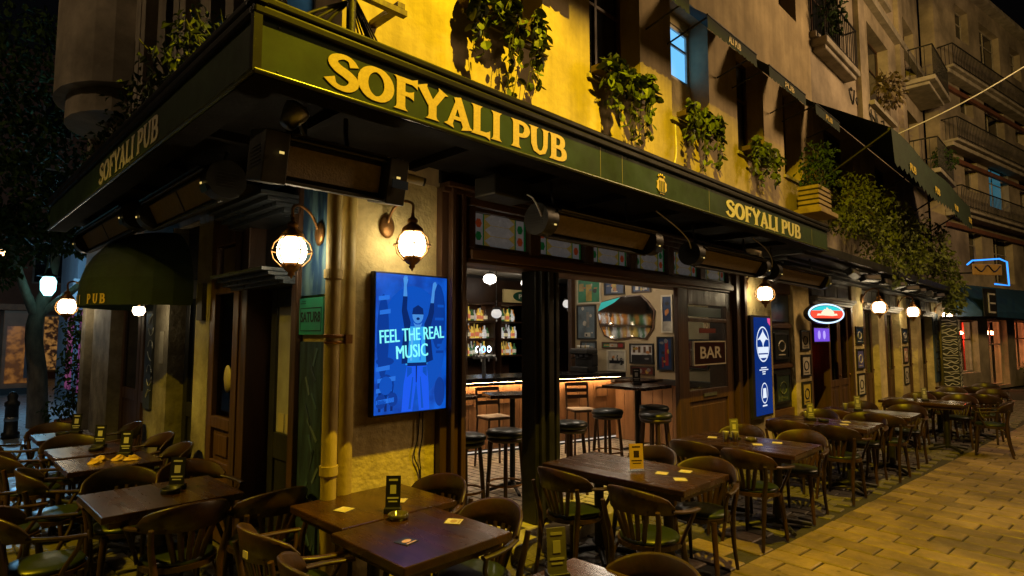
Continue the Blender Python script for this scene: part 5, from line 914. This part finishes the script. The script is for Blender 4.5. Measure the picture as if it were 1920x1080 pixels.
notice(7.66, 8.26, 1.42, 1.85, M_black, M_bkpane, 'black panel picture with a gold oval between the two piers', .034, M_goldpale); notice(7.66, 8.26, .72, 1.2, M_black, mat('notice_fern', (.03, .05, .03), (.12, .13, .06), 5, .4, lo=.55, hi=.6), 'black panel picture with pale leaves lower between the two piers', .034, M_leafy)
for (xp, nm) in ((11.85, 'first'), (15.98, 'second')):
    notice(xp, xp+.52, 1.62, 2.0, M_black, Pc['navy'], 'navy notice on top of the %s lamp pier' % nm, -.041, M_goldpale); notice(xp, xp+.52, 1.10, 1.53, M_black, mat('notice_violet', (.10, .10, .30), ro=.4) if nm == 'first' else mat('notice_pink', (.45, .25, .2), ro=.5), 'coloured notice in the middle of the %s lamp pier' % nm, -.041, M_paper); notice(xp, xp+.52, .55, 1.02, M_iron, M_paper, 'pale notice at the bottom of the %s lamp pier' % nm, -.041)
for z in (.7, 1.3, 1.85): notice(20.15, 20.65, z, z+.42, M_black, Pc['slate'], 'dark notice %s on the last pier' % {.7: 'lowest', 1.3: 'midway', 1.85: 'highest'}[z], -.076)

# ================================================================== PLANTS
def leaf_mesh(l=.075, w=.055, m=M_leaf, name='leaf'):
    b = MB(); P = [(0, 0), (.25, .42), (.55, .5), (.85, .28), (1, 0)]; vs = [(x*l, 0, -.006*math.sin(PI*x)) for x, _ in P]; k = len(P)
    L_ = [(x*l, y*w, .006*y) for x, y in P[1:4]]; R_ = [(x*l, -y*w, .006*y) for x, y in P[1:4]]
    v = vs+L_+R_; f = [(0, 1, 5), (1, 2, 6, 5), (2, 3, 7, 6), (3, 4, 7), (0, 8, 1), (1, 8, 9, 2), (2, 9, 10, 3), (3, 10, 4)]
    return b.add(v, f)
LM = [leaf_mesh(.075, .062).mesh('leaf', M_leaf), leaf_mesh(.06, .055).mesh('leaf', M_leaf), leaf_mesh(.09, .05).mesh('leaf', M_leaf)]
def vine_plant(x0, x1, zbot, label, seed, n=20, per=17):
    rr = random.Random(seed); t = thing('hanging_plant', label, 'plant', ((x0+x1)/2, -.08, 4.55), group='trailing plants in the upper window boxes')
    bx('planter', mat('planter_dark', (.05, .028, .015), ro=.8), t, x0+.02, x1-.02, -.16, -.03, 4.548, 4.62, .008)
    sv = MB(); w = x1-x0; H = 4.6-zbot; tails = [(.16+rr.uniform(-.05, .05), .62), (.48+rr.uniform(-.06, .06), 1.0), (.84+rr.uniform(-.05, .05), .85)]
    runs = [(rr.uniform(.06, .94), rr.uniform(.12, .34), 6) for _ in range(15)]+[(u+rr.gauss(0, .032), l*rr.uniform(.65, 1.05), 13) for u, l in tails for _ in range(5)]
    for u, l, m in runs:
        x = x0+w*u; y = -.14+rr.uniform(-.06, .04); drop = H*l; top = 4.64+rr.uniform(0, .13)
        P = catmull([(x, y+.02, 4.60), (x+rr.uniform(-.04, .04), y-.04, top), (x+rr.uniform(-.05, .05), y-.06, 4.56), (x+rr.uniform(-.05, .05), y-.04, 4.58-drop*.5), (x+rr.uniform(-.07, .07), min(y-.01, -.03), 4.58-drop)], 6); sv.tube(P, .0035, 4)
        for k in range(m):
            q = P[min(len(P)-1, int(4+(len(P)-5)*(k+rr.random())/m))]; sz = rr.choice((.9, 1.1, 1.3, 1.5, 1.85))*(1.1-.35*k/m)
            inst('leaf', rr.choice(LM), t, WL[t.name] @ (Vector(q)+Vector((rr.uniform(-.025, .025), rr.uniform(-.035, .01), rr.uniform(-.02, .02)))), (rr.uniform(-.6, .6), rr.uniform(.3, 1.5), rr.uniform(0, 2*PI)), (sz, sz*rr.uniform(.8, 1.1), sz))
    sv.build('vines', M_stem, t)
vine_plant(1.02, 2.0, 3.86, 'trailing plant in the window box nearest the pub corner', 1); vine_plant(2.82, 3.9, 3.90, 'trailing plant in the second window box from the corner', 2); vine_plant(4.6, 5.55, 3.94, 'trailing plant in the box under the blue lit window', 3); vine_plant(6.52, 7.5, 4.02, 'trailing plant in the fourth window box, near the wooden crates', 4); 
def leaf_cloud(b, c, r, n, rr, size=.07, droop=.4):
    for _ in range(n):
        while True:
            d = Vector((rr.uniform(-1, 1), rr.uniform(-1, 1), rr.uniform(-1, 1)))
            if d.length < 1: break
        p = Vector((c[0]+d.x*r[0], c[1]+d.y*r[1], c[2]+d.z*r[2])); s = size*rr.uniform(.6, 1.3); E = Euler((rr.uniform(-1, 1), rr.uniform(-.4, .9)+droop, rr.uniform(0, 6.28))).to_matrix()
        b.add([p+E @ Vector(v) for v in ((0, 0, 0), (s*.5, s*.28, .01), (s, 0, -.01), (s*.5, -s*.28, .01))], [(0, 1, 2, 3)])
def bush(name, label, clumps, m, seed, group=None, pots=(), size=.07, n=260, stems=True):
    rr = random.Random(seed); c0 = clumps[0][0]; t = thing(name, label, 'plant', c0, group=group); b = MB(); sv = MB()
    for c, r in clumps:
        leaf_cloud(b, c, r, int(n*(r[0]+r[2])), rr, size)
        for k in range(5): sv.tube(catmull([(c[0], c[1], c[2]-r[2]), (c[0]+rr.uniform(-.4, .4)*r[0], c[1], c[2]), (c[0]+rr.uniform(-.9, .9)*r[0], c[1]+rr.uniform(-.6, .6)*r[1], c[2]+rr.uniform(.1, .9)*r[2])], 3), .006, 4)
    b.build('foliage', m, t); sv.build('stems', M_stem, t)
    for (x, y, z, s) in pots: MB().lathe([(0, 0), (.07*s, 0), (.1*s, .16*s), (.115*s, .16*s), (.115*s, .19*s), (.09*s, .19*s), (0, .17*s)], 14, (x, y, z)).build('pot', M_terra, t)
    return t
SP = 'plants on the side canopy roof'
bush('canopy_plant', 'spiky plant in a terracotta pot on the canopy corner', [((-.5, 1.05, 3.85), (.32, .35, .34)), ((-.5, 1.3, 4.15), (.28, .3, .28))], M_leaf, 11, SP, [(-.42, .95, 3.37, 1.4)], n=340)
bush('canopy_plant', 'large leafy plant second from the canopy corner', [((-.55, 1.75, 3.9), (.36, .5, .42)), ((-.5, 2.25, 3.85), (.34, .5, .38))], M_leaf, 12, SP, [(-.45, 1.9, 3.34, 1.3)], n=330, size=.08); bush('canopy_plant', 'leafy plant midway along the side canopy', [((-.55, 2.9, 3.85), (.36, .5, .4)), ((-.5, 3.5, 3.8), (.32, .5, .34))], M_leafd, 13, SP, [(-.5, 3.0, 3.34, 1.2)], n=300); bush('canopy_plant', 'dark plant at the far end of the side canopy', [((-.55, 4.3, 3.78), (.34, .6, .36))], M_leafd, 14, SP, [(-.5, 4.2, 3.34, 1.2)], n=300)
spk = [o for o in bpy.data.objects if o.get('label') == 'spiky plant in a terracotta pot on the canopy corner'][0]; b = MB(); rr = random.Random(8)
for k in range(40): a, l = rr.uniform(0, 6.28), rr.uniform(.25, .5); b.tube([(-.42, .95, 3.65), (-.42+.1*math.cos(a), .95+.1*math.sin(a), 3.65+l*.7), (-.42+.3*math.cos(a), .95+.3*math.sin(a), 3.65+l)], [.008, .006, .001], 4)
b.build('spiky_leaves', M_leafy, spk)
# wooden crates with plant at the end of the yellow wall
cr_ = thing('wooden_crate', 'stacked slatted wooden planter at the end of the yellow wall', 'planter', (8.9, -.35, 3.9))
for k in range(5):
    z = 3.95+k*.085; bx('slat', M_paper if False else mat('crate_wood', (.30, .22, .10), (.16, .11, .05), 6, .7, st=(.3, 1, 1)), cr_, 8.55, 9.2, -.46, -.44, z, z+.055); bx('slat', MATS['crate_wood'], cr_, 8.55, 8.57, -.438, -.12, z, z+.055)
bx('base', MATS['crate_wood'], cr_, 8.45, 9.35, -.52, -.08, 3.86, 3.94, .01); bx('lining', M_dark, cr_, 8.572, 9.18, -.435, -.13, 3.95, 4.36)
bush('crate_plant', 'bushy plant growing in the slatted wooden planter', [((8.9, -.38, 4.6), (.5, .35, .3)), ((8.8, -.4, 4.9), (.35, .3, .3))], M_leafd, 15, 'plants on the ledge', n=300, size=.09)
LG = 'plants on the ledge'
bush('ledge_plant', 'olive green bush on the ledge next to the wooden planter', [((10.4, -.5, 4.45), (.7, .45, .5)), ((10.0, -.5, 4.0), (.4, .4, .4))], M_leafy, 16, LG, n=340, size=.10); bush('ledge_plant', 'biggest olive green plant trailing over the ledge', [((12.0, -.55, 4.35), (.9, .5, .55)), ((11.7, -.6, 3.7), (.6, .4, .6)), ((12.5, -.6, 3.3), (.5, .35, .5))], M_leafy, 17, LG, n=340, size=.11); bush('ledge_plant', 'olive plant trailing beneath the dark awning', [((14.3, -.55, 4.3), (.9, .5, .6)), ((14.6, -.6, 3.6), (.7, .4, .5))], M_leafy, 18, LG, n=320, size=.12)
bush('ledge_plant', 'yellowish creeper hanging lowest at the end of the ledge', [((17.2, -.55, 4.2), (1.0, .5, .7)), ((18.6, -.6, 3.7), (.9, .4, .7)), ((19.3, -.7, 3.1), (.5, .35, .5)), ((19.2, -.7, 2.75), (.35, .3, .35))], M_leafy, 19, LG, n=320, size=.14)
lg = MB(); lg.box(7.25, 20.6, -.62, -.002, 3.02, 3.14); lg.box(7.25, 20.6, -.72, -.62, 3.06, 3.20); lg.box(9.92, 20.6, -.35, -.002, 3.145, 3.3); lg = lg.build('shop_ledge', M_black, None, bev=.012); tag(lg, 'long black moulded ledge running on past the name board', 'ledge')
rr = random.Random(21)
for k in range(9):
    x = 9.9+k*1.15; bxs = thing('ledge_fitting', None, 'fitting', (x, -.6, 2.9), group='dark fittings under the black ledge'); bxs['label'] = '%s small dark light fitting under the black ledge counted from the name board' % ['first', 'second', 'third', 'fourth', 'fifth', 'sixth', 'seventh', 'eighth', 'ninth'][k]
    b = MB(); T = Matrix.Translation((x, -.55, 2.93)) @ Matrix.Rotation(R(rr.uniform(-35, 0)), 4, 'X') @ Matrix.Rotation(R(rr.uniform(-15, 15)), 4, 'Z'); l = rr.uniform(.2, .4); b.box(-l, l, -.07, .06, -.07, .05, T); b.build('body', M_black, bxs, bev=.01); b = MB(); b.box(-l*.85, l*.85, -.076, -.071, -.05, .03, T); b.build('front', MATS['grey_wood'], bxs); MB().tube([(x, -.55, 2.98), (x, -.55, 3.02)], .02, 6).build('bracket', M_iron, bxs)

# ================================================================== SECOND BUILDING (beyond the yellow wall)
b2 = thing('apartment_building', 'tan apartment building with balconies above the big dark awning', 'building', (15.4, 0, 3))
W2 = [(10.0, 11.9, 7.7, 9.7), (14.2, 16.3, 7.55, 9.6), (18.2, 19.9, 6.7, 8.5), (14.3, 16.3, 4.9, 6.2), (10.5, 12.5, 4.6, 6.2), (18.2, 19.9, 9.4, 11.4), (10.0, 11.9, 10.8, 12.6), (14.2, 16.3, 10.8, 12.6)]
b = MB()
for a, c, z0, z1 in rects(9.9, 20.7, 2.845, 14, W2): b.box(a, c, .0, .4, z0, z1)
b.build('wall', M_dim2, b2)
bx('side_wall', M_dim2, b2, 9.91, 10.3, .41, 6, 6, 14)
for a, c, z0, z1 in W2: window(b2, a, c, z0, z1, .25, None, mull=1); bx('sill', M_conc, b2, a-.1, c+.1, -.12, -.002, z0-.13, z0-.02)
for x in (13.0, 17.2): bx('pilaster', M_dim2, b2, x, x+.5, -.12, -.003, 6.5, 14)
bx('string_course', M_conc, b2, 9.9, 20.7, -.16, -.003, 10.05, 10.25)
b3_ref = [None]
def railing(par, x0, x1, y, z, h=.9, T=None):
    b = MB(); k = max(6, int((x1-x0)/.13)); V = (lambda p: T @ Vector(p)) if T is not None else Vector
    b.tube([V((x0, y, z+h)), V((x1, y, z+h))], .022, 5); b.tube([V((x0, y, z+.08)), V((x1, y, z+.08))], .016, 5)
    for i in range(k+1):
        x = x0+(x1-x0)*i/k; b.tube([V((x, y, z)), V((x+.04, y, z+h*.5)), V((x, y, z+h))], .010, 4)
    for x in (x0, x1): b.tube([V((x, y, z+h)), V((x, 0, z+h))], .022, 5); [b.tube([V((x, y*q, z)), V((x, y*q, z+h))], .010, 4) for q in (.25, .5, .75, 1)]
    b.build('railing', M_iron, par, par.parent is not b3_ref[0])
for (x0, x1, z) in ((9.95, 12.2, 7.55), (17.9, 20.4, 6.5), (17.9, 20.4, 9.2)):
    dp = .3 if x0 < 12 else .8; bl_ = MB(); bl_.box(x0, x1, -dp, -.003, z-.13, z); bl_.box(x0+.1, x1-.1, -dp*.8, -.003, z-.22, z-.13); sl = bl_.build('balcony', M_conc, b2, bev=.02); railing(sl, x0+.05, x1-.05, -dp+.05, z)
bush('balcony_plant', 'dark plant hanging over the nearest upper balcony', [((10.3, -.3, 8.2), (.4, .3, .5))], M_leafd, 31, None, n=260, size=.12); bush('balcony_plant', 'dry spiky plant on the middle upper window sill', [((14.9, -.3, 8.0), (.7, .3, .45))], mat('dry_leaf', (.12, .085, .04), (.06, .042, .02), 4, .7), 32, None, n=240, size=.16); bush('balcony_plant', 'dark plant on the lower far balcony', [((19.4, -.7, 7.1), (.6, .35, .4))], M_leafd, 33, None, n=220, size=.12)
gf = thing('graffiti', 'dark scribbled graffiti on the tan wall above the awning', 'graffiti', (13.8, -.01, 6.9)); rr = random.Random(6)
for k in range(7): x = 12.6+k*.42; z = 7.2-.02*k; MB().tube(catmull([(x+rr.uniform(-.2, .3), -.006, z+rr.uniform(-.35, .3)) for _ in range(6)], 4), .022, 5).build('scribble', M_iron, gf)
# big dark awning
ba = thing('large_awning', 'large dark green awning stretched over the far terrace roof', 'awning', (14, 0, 5)); b = MB(); X0, X1, N = 9.7, 18.5, 24; rr = random.Random(3); rows = 6; vs = []
for j in range(rows+1):
    v = j/rows
    for i in range(N+1):
        u = i/N; x = X0+(X1-X0)*u; sag = .10*math.sin(u*PI*5)*math.sin(PI*v)+.12*v*math.sin(u*PI*4); vs.append((x, -.01-1.3*v, 6.25-.85*v+sag*.35))
b.add(vs, [(j*(N+1)+i, j*(N+1)+i+1, (j+1)*(N+1)+i+1, (j+1)*(N+1)+i) for j in range(rows) for i in range(N)], True); b.build('canvas', M_canvas, ba)
b = MB(); vs2 = vs[-(N+1):]
for i in range(N):
    p, q = vs2[i], vs2[i+1]; b.add([p, q, (q[0], q[1]-.03, q[2]-.62), ((p[0]+q[0])/2, q[1]-.03, q[2]-.70), (p[0], p[1]-.03, p[2]-.62)], [(0, 1, 2, 3, 4)])
b.build('valance', M_canvas, ba)
for x in (10.8, 13.2, 15.6, 17.8): text('lettering', 'PUB', .2, M_gold, ba, (x, -1.36, 4.86), RF, .002, .004, width=.5)
for x in (X0, 12.6, 15.5, X1): MB().tube([(x, -.02, 4.6), (x, -1.28, 5.35)], .02, 6).build('arm', M_iron, ba)
MB().tube([(X0, -1.28, 5.38), (X1, -1.28, 5.38)], .025, 6).build('front_bar', M_iron, ba)
# ================================================================== THIRD BUILDING (turned towards the street)
TB = Matrix.Translation((20.75, -.43, 0)) @ Matrix.Rotation(math.atan2(-.19, .982), 4, 'Z')
b3 = thing('corner_building', 'tall dim building with iron balconies at the street end', 'building', (20.75, -.43, 0), math.atan2(-.19, .982))
W3 = []; b3_ref[0] = b3
for z0, z1 in ((6.7, 7.95), (9.35, 10.6), (12.0, 13.2), (4.0, 5.4)): W3 += [(1.8, 2.95, z0, z1), (4.0, 6.0, z0-.3, z1), (7.2, 8.4, z0, z1), (9.6, 11.5, z0, z1)]
SH = [(.25, 2.1, .62, 2.3), (2.95, 4.8, .1, 2.35), (5.6, 7.4, .6, 2.35), (8.2, 10.5, .6, 2.35)]
b = MB()
for a, c, z0, z1 in rects(0, 13, 0, 13.8, W3+SH): b.box(a, c, 0, .4, z0, z1)
b.build('wall', M_dim2, b3, False); M_tealp = emat('teal_lit_pane', (.03, .16, .22), .5)
def win3(a, c, z0, z1, lit=None, fm=M_conc, mull=1):
    keep = WL[b3.name]; WL[b3.name] = Matrix(); o = window(b3, a, c, z0, z1, .2, lit, 'x', mull, fm); WL[b3.name] = keep; return o
for i, (a, c, z0, z1) in enumerate(W3): win3(a, c, z0, z1, M_tealp if i in (1,) else None)
for z, k in ((5.75, 0), (7.95, 1), (10.35, 2)):
    m_ = MB(); m_.box(0, 12.5, -.46, -.003, z-.03, z+.06); m_.box(0, 12.5, -.34, -.003, z-.16, z-.03); sl = m_.build('balcony', M_conc, b3, False, .02); railing(sl, .1, 12.4, -.43, z+.06, .7)
    bx('moulding', mat('red_brown_trim', (.16, .06, .035), (.09, .035, .02), 4, .7), b3, 0, 12.5, -.1, -.003, z-.5, z-.36, world=False)
bx('cornice', M_conc, b3, -.1, 13, -.3, .3, 13.81, 13.98, world=False)
M_shopr = emat('shop_red_glow', (.55, .06, .03), .55); M_shopw = emat('shop_warm_glow', (.42, .20, .07), .5)
sh3 = [win3(SH[0][0], SH[0][1], SH[0][2], SH[0][3], M_shopg, M_conc, 1), win3(SH[1][0], SH[1][1], SH[1][2], SH[1][3], M_shopg, mat('white_frame', (.35, .28, .2), ro=.5), 1), win3(SH[2][0], SH[2][1], SH[2][2], SH[2][3], M_shopg, MATS['white_frame'], 1), win3(SH[3][0], SH[3][1], SH[3][2], SH[3][3], M_shopg, MATS['white_frame'], 1)]
bx('shop_room', mat('shop_inside', (.40, .26, .16), (.22, .14, .08), 1.5, .8), b3, 0, 12, 3.0, 3.2, 0, 2.7, world=False); bx('shop_floor', M_dark, b3, 0, 12, .41, 3.0, 0, .05, world=False); bx('shop_ceiling', M_ceil, b3, 0, 12, .41, 3.0, 2.7, 2.78, world=False)
for (x, c, nm, s_) in ((1.0, (1, .55, .25), 'warm', 50), (3.3, (1, .12, .05), 'red', 70), (4.4, (1, .35, .12), 'amber', 60), (6.4, (1, .3, .12), 'amber', 70)):
    t = thing('shop_lamp', '%s lamp in the end building shop above window %s' % (nm, {1.0: 'nearest the pub', 3.3: 'with red curtain', 4.4: 'beside the red curtain', 6.4: 'at the picture edge'}[x]), 'lamp', TB @ Vector((x, 1.0, 1.92)), group='shop lamps'); MB().lathe([(0, .08), (.12, .05), (.2, -.02), (.16, -.06), (0, -.07)], 14).build('shade', emat('shop_lamp_%.1f' % x, c, s_), t, False); MB().tube([(0, 0, .08), (0, 0, .78)], .01, 5).build('cord', M_cable, t, False)
t = thing('curtain', 'red curtain behind the end building shop window', 'curtain', TB @ Vector((3.3, .8, 0)), b3.rotation_euler.z); b = MB(); b.add([(x_*.05, .05*math.sin(x_*1.6), z) for z in (.1, 2.3) for x_ in range(14)], [(i, i+1, 15+i, 14+i) for i in range(13)], True); b.build('cloth', mat('red_cloth', (.35, .02, .015), ro=.8), t, False)
t = thing('shop_screen', 'small blue screen glowing in the end building window', 'screen', TB @ Vector((1.4, 2.0, 1.4)), b3.rotation_euler.z); bx('case', M_black, t, -.4, .4, 0, .05, -.25, .3, world=False); bx('display', emat('shop_screen_blue', (.02, .2, .9), 1.8), t, -.37, .37, -.01, -.001, -.22, .27, world=False)
sa = thing('blue_shop_awning', 'blue fascia over the shop windows at the street end', 'awning', TB @ Vector((5, 0, 2.5)), b3.rotation_euler.z); b = MB(); b.add([(-4.9, -.01, .95), (7, -.01, 1.05), (7, -.75, .15), (-4.9, -.75, .05)], [(0, 1, 2, 3)]); b.add([(-4.9, -.75, .05), (7, -.75, .15), (7, -.76, -.18), (-4.9, -.76, -.1)], [(0, 1, 2, 3)]); b.add([(-4.9, -.01, .95), (-4.9, -.75, .05), (-4.9, -.76, -.1), (-4.9, -.01, -.1)], [(0, 1, 2, 3)]); b.build('canvas', mat('blue_canvas', (.012, .06, .14), (.008, .035, .085), 3, .6), sa, False); MB().box(-4.9, 7, -.1, -.012, -.1, .0).build('back_board', M_black, sa, False)
sg_ = thing('shop_letters', 'white letter sign on the blue fascia corner', 'sign', TB @ Vector((.6, -.8, 2.5)), b3.rotation_euler.z); bx('board', M_black, sg_, -.5, .55, -.02, 0, -.1, .75, world=False); b = MB(); [b.box(-.15, .4, -.04, -.021, z, z+.05) for z in (.0, .28, .56)]; b.box(-.15, -.09, -.04, -.021, .0, .6); b.build('letter', M_white, sg_, False)
pm = thing('zebra_pillar', 'black and white patterned pillar at the end of the pub front', 'pillar', (20.5, -.45, 0)); bx('column', M_black, pm, 20.36, 20.78, -.62, -.2, 0, 2.4); rr = random.Random(15)
for k in range(26): z = .25+k*.08; MB().tube(catmull([(20.38+.38*i/4, -.623, z+rr.uniform(-.05, .05)) for i in range(5)], 3), .014, 4).build('stripe', M_white, pm)
for k in range(26): z = .25+k*.08; MB().tube(catmull([(20.357, -.60+.38*i/4, z+rr.uniform(-.05, .05)) for i in range(5)], 3), .014, 4).build('stripe', M_white, pm)
nsn = thing('neon_outline_sign', 'blue neon outline sign with golden script panel on a bracket', 'sign', (19.5, -1.2, 3.6))
Mn = Matrix.Scale(.72, 4) if False else Matrix.Translation((19.6, -1.5, 3.72)) @ Matrix.Rotation(R(-35), 4, 'Z') @ Matrix.Scale(.72, 4); MB().tube([Mn @ Vector(p) for p in ((-.95, 0, .15), (-.7, 0, .32), (.6, 0, .42), (.95, 0, .30), (.98, 0, -.65), (.3, 0, -.6))], .022, 6).build('neon_tube', emat('neon_blue', (.03, .28, 1), 1.8), nsn)
b = MB(); b.box(-.7, .7, .0, .05, -.25, .2, Mn); b.build('script_panel', mat('script_gold', (.30, .18, .05), (.2, .12, .03), 5, .5), nsn, bev=.03); b = MB(); [b.tube(catmull([Mn @ Vector((-.6+.3*i, -.012, .0+.1*(-1)**i+rr.uniform(-.05, .05))) for i in range(5)], 4), .02, 5)]; b.build('script', M_iron, nsn); MB().tube([Mn @ Vector((.7, .02, -.1)), (20.0, -.1, 3.7)], .025, 6).build('bracket', M_iron, nsn)
wr = MB().tube(catmull([(12.6, -.1, 5.9), (13.5, -2.2, 6.9), (14.2, -5, 8.6)], 8), .014, 5).build('overhead_cable', M_white); tag(wr, 'pale cable crossing the sky from the dark awning', 'cable')
bush('street_shrub', 'dark potted shrub by the far shop at the picture edge', [((25.2, -2.3, .75), (.9, .6, .6))], M_leafd, 41, None, [(25.2, -2.3, 0, 2.2)], n=200, size=.15)

# ================================================================== SIDE STREET BACKGROUND
tr_ = thing('street_tree', 'leaning tree with dark crown at the far left of the side street', 'tree', (-.15, 11.4, 0)); b = MB()
b.tube(catmull([(-.15, 11.4, -.05), (-.2, 11.4, 1.0), (-.3, 11.4, 2.0), (-.1, 11.4, 2.9), (0, 11.5, 4.0)], 4), [.19-.006*i for i in range(17)], 10); rr = random.Random(10)
b.tube(catmull([(-.25, 11.4, 2.1), (-.6, 11.2, 3.0), (-.9, 11.0, 4.2)], 4), [.10-.007*i for i in range(9)], 8); b.tube(catmull([(-.25, 11.4, 2.2), (.4, 11.1, 2.9), (.7, 10.6, 3.4)], 4), [.09-.007*i for i in range(9)], 8); b.build('trunk', M_bark, tr_)
b = MB()
for c, r in [((-1.0, 10.6, 3.6), (.9, .8, .7)), ((-.6, 10.3, 4.4), (1.0, .9, .8)), ((-.4, 10.9, 3.9), (.8, .7, .6)), ((-1.3, 10.2, 5.3), (1.1, .9, .9)), ((-.4, 10.6, 5.8), (1.0, .9, .9)), ((-1.8, 10.0, 6.6), (1.2, 1, .9)), ((-.7, 10.5, 7.2), (1.1, 1, .9)), ((.3, 10.3, 3.9), (.6, .6, .6)), ((-1.9, 9.6, 4.2), (.8, .7, .8)), ((-1.2, 10.2, 3.0), (.5, .5, .4))]: leaf_cloud(b, c, r, int(420*(r[0]+r[2])), rr, .15)
b.build('crown', M_leafd, tr_)
bush('corner_shrub', 'dark leafy shrub at the end of the side front beside the tree', [((.02, 9.0, 1.25), (.3, .35, .7)), ((.0, 9.0, .5), (.42, .45, .4)), ((.05, 9.0, 2.0), (.25, .3, .35))], M_leafd, 43, None, [(.0, 9.0, 0, 2.0)], n=330, size=.10)
bo = thing('bollard', 'short dark bollard beside the tree', 'bollard', (-.68, 10.1, 0)); MB().lathe([(0, 0), (.13, 0), (.13, .1), (.1, .12), (.095, .55), (.11, .57), (.11, .63), (.07, .66), (.08, .74), (.05, .8), (0, .82)], 16).build('post', M_iron, bo, False); MB().lathe([(.097, .3), (.104, .31), (.104, .36), (.097, .37)], 16).build('band', M_steel, bo, False)
slp = thing('cyan_street_lamp', 'street lantern glowing cyan among the tree leaves', 'lamp', (-.20, 10.75, 2.5)); LX, LY = -.20, 10.75
MB().tube([(LX, LY, 3.1), (LX, LY, 4.1)], .012, 6).build('hanger', M_iron, slp); MB().lathe([(.06, 2.58), (.12, 2.68), (.13, 2.86), (.09, 2.94), (0, 2.94)], 6, (LX, LY, 0)).build('glass', emat('cyan_lamp', (.35, .95, 1), 5), slp); MB().lathe([(0, 3.14), (.03, 3.1), (.05, 3.02), (.19, 2.95), (0, 2.95)], 6, (LX, LY, 0)).build('cap', M_iron, slp)
ll = bpy.data.lights.new('cyan_lamp_light', 'POINT'); ll.energy = 330; ll.color = (.28, .66, 1); ll.shadow_soft_size = .12; lo = bpy.data.objects.new('cyan_lamp_light', ll); col.objects.link(lo); lo.parent = slp; lo.location = (-.3, 2.6, .6)  # unseen fill set well behind the lantern to light the plaza
s4 = thing('far_shop', 'pink and pale blue shopfront beyond the tree', 'building', (2.6, 16, 0), R(0)); bx('wall', mat('pale_blue_wall', (.16, .19, .22), (.10, .12, .15), 1.2, .8), s4, 1.0, 9, 15.5, 18, 0, 5.5); bx('pink_panel', emat('pink_glow', (.55, .12, .35), .22), s4, 0.97, 0.998, 15.6, 16.3, .4, 2.6); bx('pink_panel', MATS['pink_glow'], s4, 1.1, 1.5, 15.46, 15.498, .3, 2.5)
for x in (1.7, 3.2, 4.8): o = bx('window', M_conc, s4, x, x+1.2, 15.44, 15.498, .4, 2.4); bx('pane', glowmat('far_warm', (.6, .28, .06), (.03, .015, .01), .35, 7), o, x+.08, x+1.12, 15.43, 15.438, .5, 2.3)
bx('fascia', mat('pale_fascia', (.34, .38, .42), ro=.6), s4, 0.9, 9, 15.3, 15.49, 2.7, 3.3); bx('roof', M_conc, s4, 0.9, 9.1, 15.3, 18.1, 5.5, 5.7)
s5 = thing('far_building', 'dim reddish brown building behind the tree', 'building', (-4, 30, 0)); W5 = [(-9+k*2.6, -9+k*2.6+1.1, z, z+1.8) for k in range(8) for z in (4, 7.2, 10.4)]+[(-8.5+k*3, -6.2+k*3, .3, 2.7) for k in range(6)]; b = MB()
for a, c, z0, z1 in rects(-12, 12, 0, 14, W5): b.box(a, c, 28, 28.5, z0, z1)
b.build('wall', mat('red_brown_render', (.24, .11, .065), (.15, .07, .045), 1, .9), s5)
for k, (a, c, z0, z1) in enumerate(W5):
    o = bx('window', M_conc, s5, a, c, 28.1, 28.15, z0, z1); bx('pane', (glowmat('far_warm2', (.6, .28, .07), (.03, .015, .012), .4, 7) if z0 < 1 and k % 2 else (glowmat('far_teal', (.06, .4, .5), (.01, .03, .04), .6, 7) if z0 < 1 else M_wdark)), o, a+.08, c-.08, 28.06, 28.09, z0+.08, z1-.08)
ko = thing('kiosk', 'orange lit kiosk standing on the plaza beyond the tree', 'kiosk', (.5, 20.5, 0)); bx('body', mat('kiosk_wood', (.30, .12, .05), (.2, .08, .03), 3, .6), ko, -.05, .95, 20.2, 21.2, 0, 2.6, .02); bx('front_panel', glowmat('kiosk_glow', (.45, .17, .03), (.12, .04, .01), .4, 5), ko, .05, .85, 20.17, 20.199, .35, 2.1); bx('roof', M_terra, ko, -.25, 1.15, 20.0, 21.4, 2.6, 2.78); bx('poster', mat('poster_dark', (.05, .03, .03), ro=.5), ko, .5, .78, 20.15, 20.168, .5, 1.6); bx('plinth', M_iron, ko, -.1, 1.0, 20.15, 21.25, 0, .2)
ab = thing('advert_board', 'small dark poster stand near the kiosk', 'sign', (-.6, 21, 0)); bx('panel', mat('poster_mixed', (.05, .12, .06), (.25, .25, .2), 6, .5), ab, -.95, -.25, 21, 21.1, .25, 1.5); bx('frame', M_iron, ab, -1.0, -.2, 21.02, 21.08, .15, 1.58)
sl_ = thing('plaza_bulb', 'small warm bulb glowing through the tree crown', 'lamp', (-.6, 15, 3.8)); MB().lathe([(0, .08), (.06, .05), (.08, 0), (.05, -.06), (0, -.08)], 12).build('bulb', emat('warm_bulb', (1, .6, .25), 14), sl_, False); MB().tube([(0, 0, .08), (0, 0, .6)], .01, 5).build('cord', M_cable, sl_, False)
# lantern housings above the street, unseen, shaped to cut off the light
for k, (e, rim) in enumerate(zip(LANTERNS, (.12, 1.0, -.30, .12))):
    WL[e.name] = Matrix()
    if k == 0:   # box lantern with an added house-side baffle shaping the light on the wall
        b = MB(); b.box(-.5, .5, -.3, .16, .14, .2); b.box(.055, .62, .15, .16, -.115, .138); b.box(-.5, -.49, -.3, .16, .0, .138); b.build('hood', M_iron, e, False)
    elif k == 1: MB().lathe([(.0, 1.9), (.3, 1.8), (1.3, 1.3), (1.35, 1.25), (0, 1.27)], 24).build('hood', M_iron, e, False)
    else: MB().lathe([(.0, .30), (.05, .28), (.08, .24), (.26, .16), (.30, rim), (.285, rim), (.25, .15), (.0, .2)], 24).build('hood', M_iron, e, False)
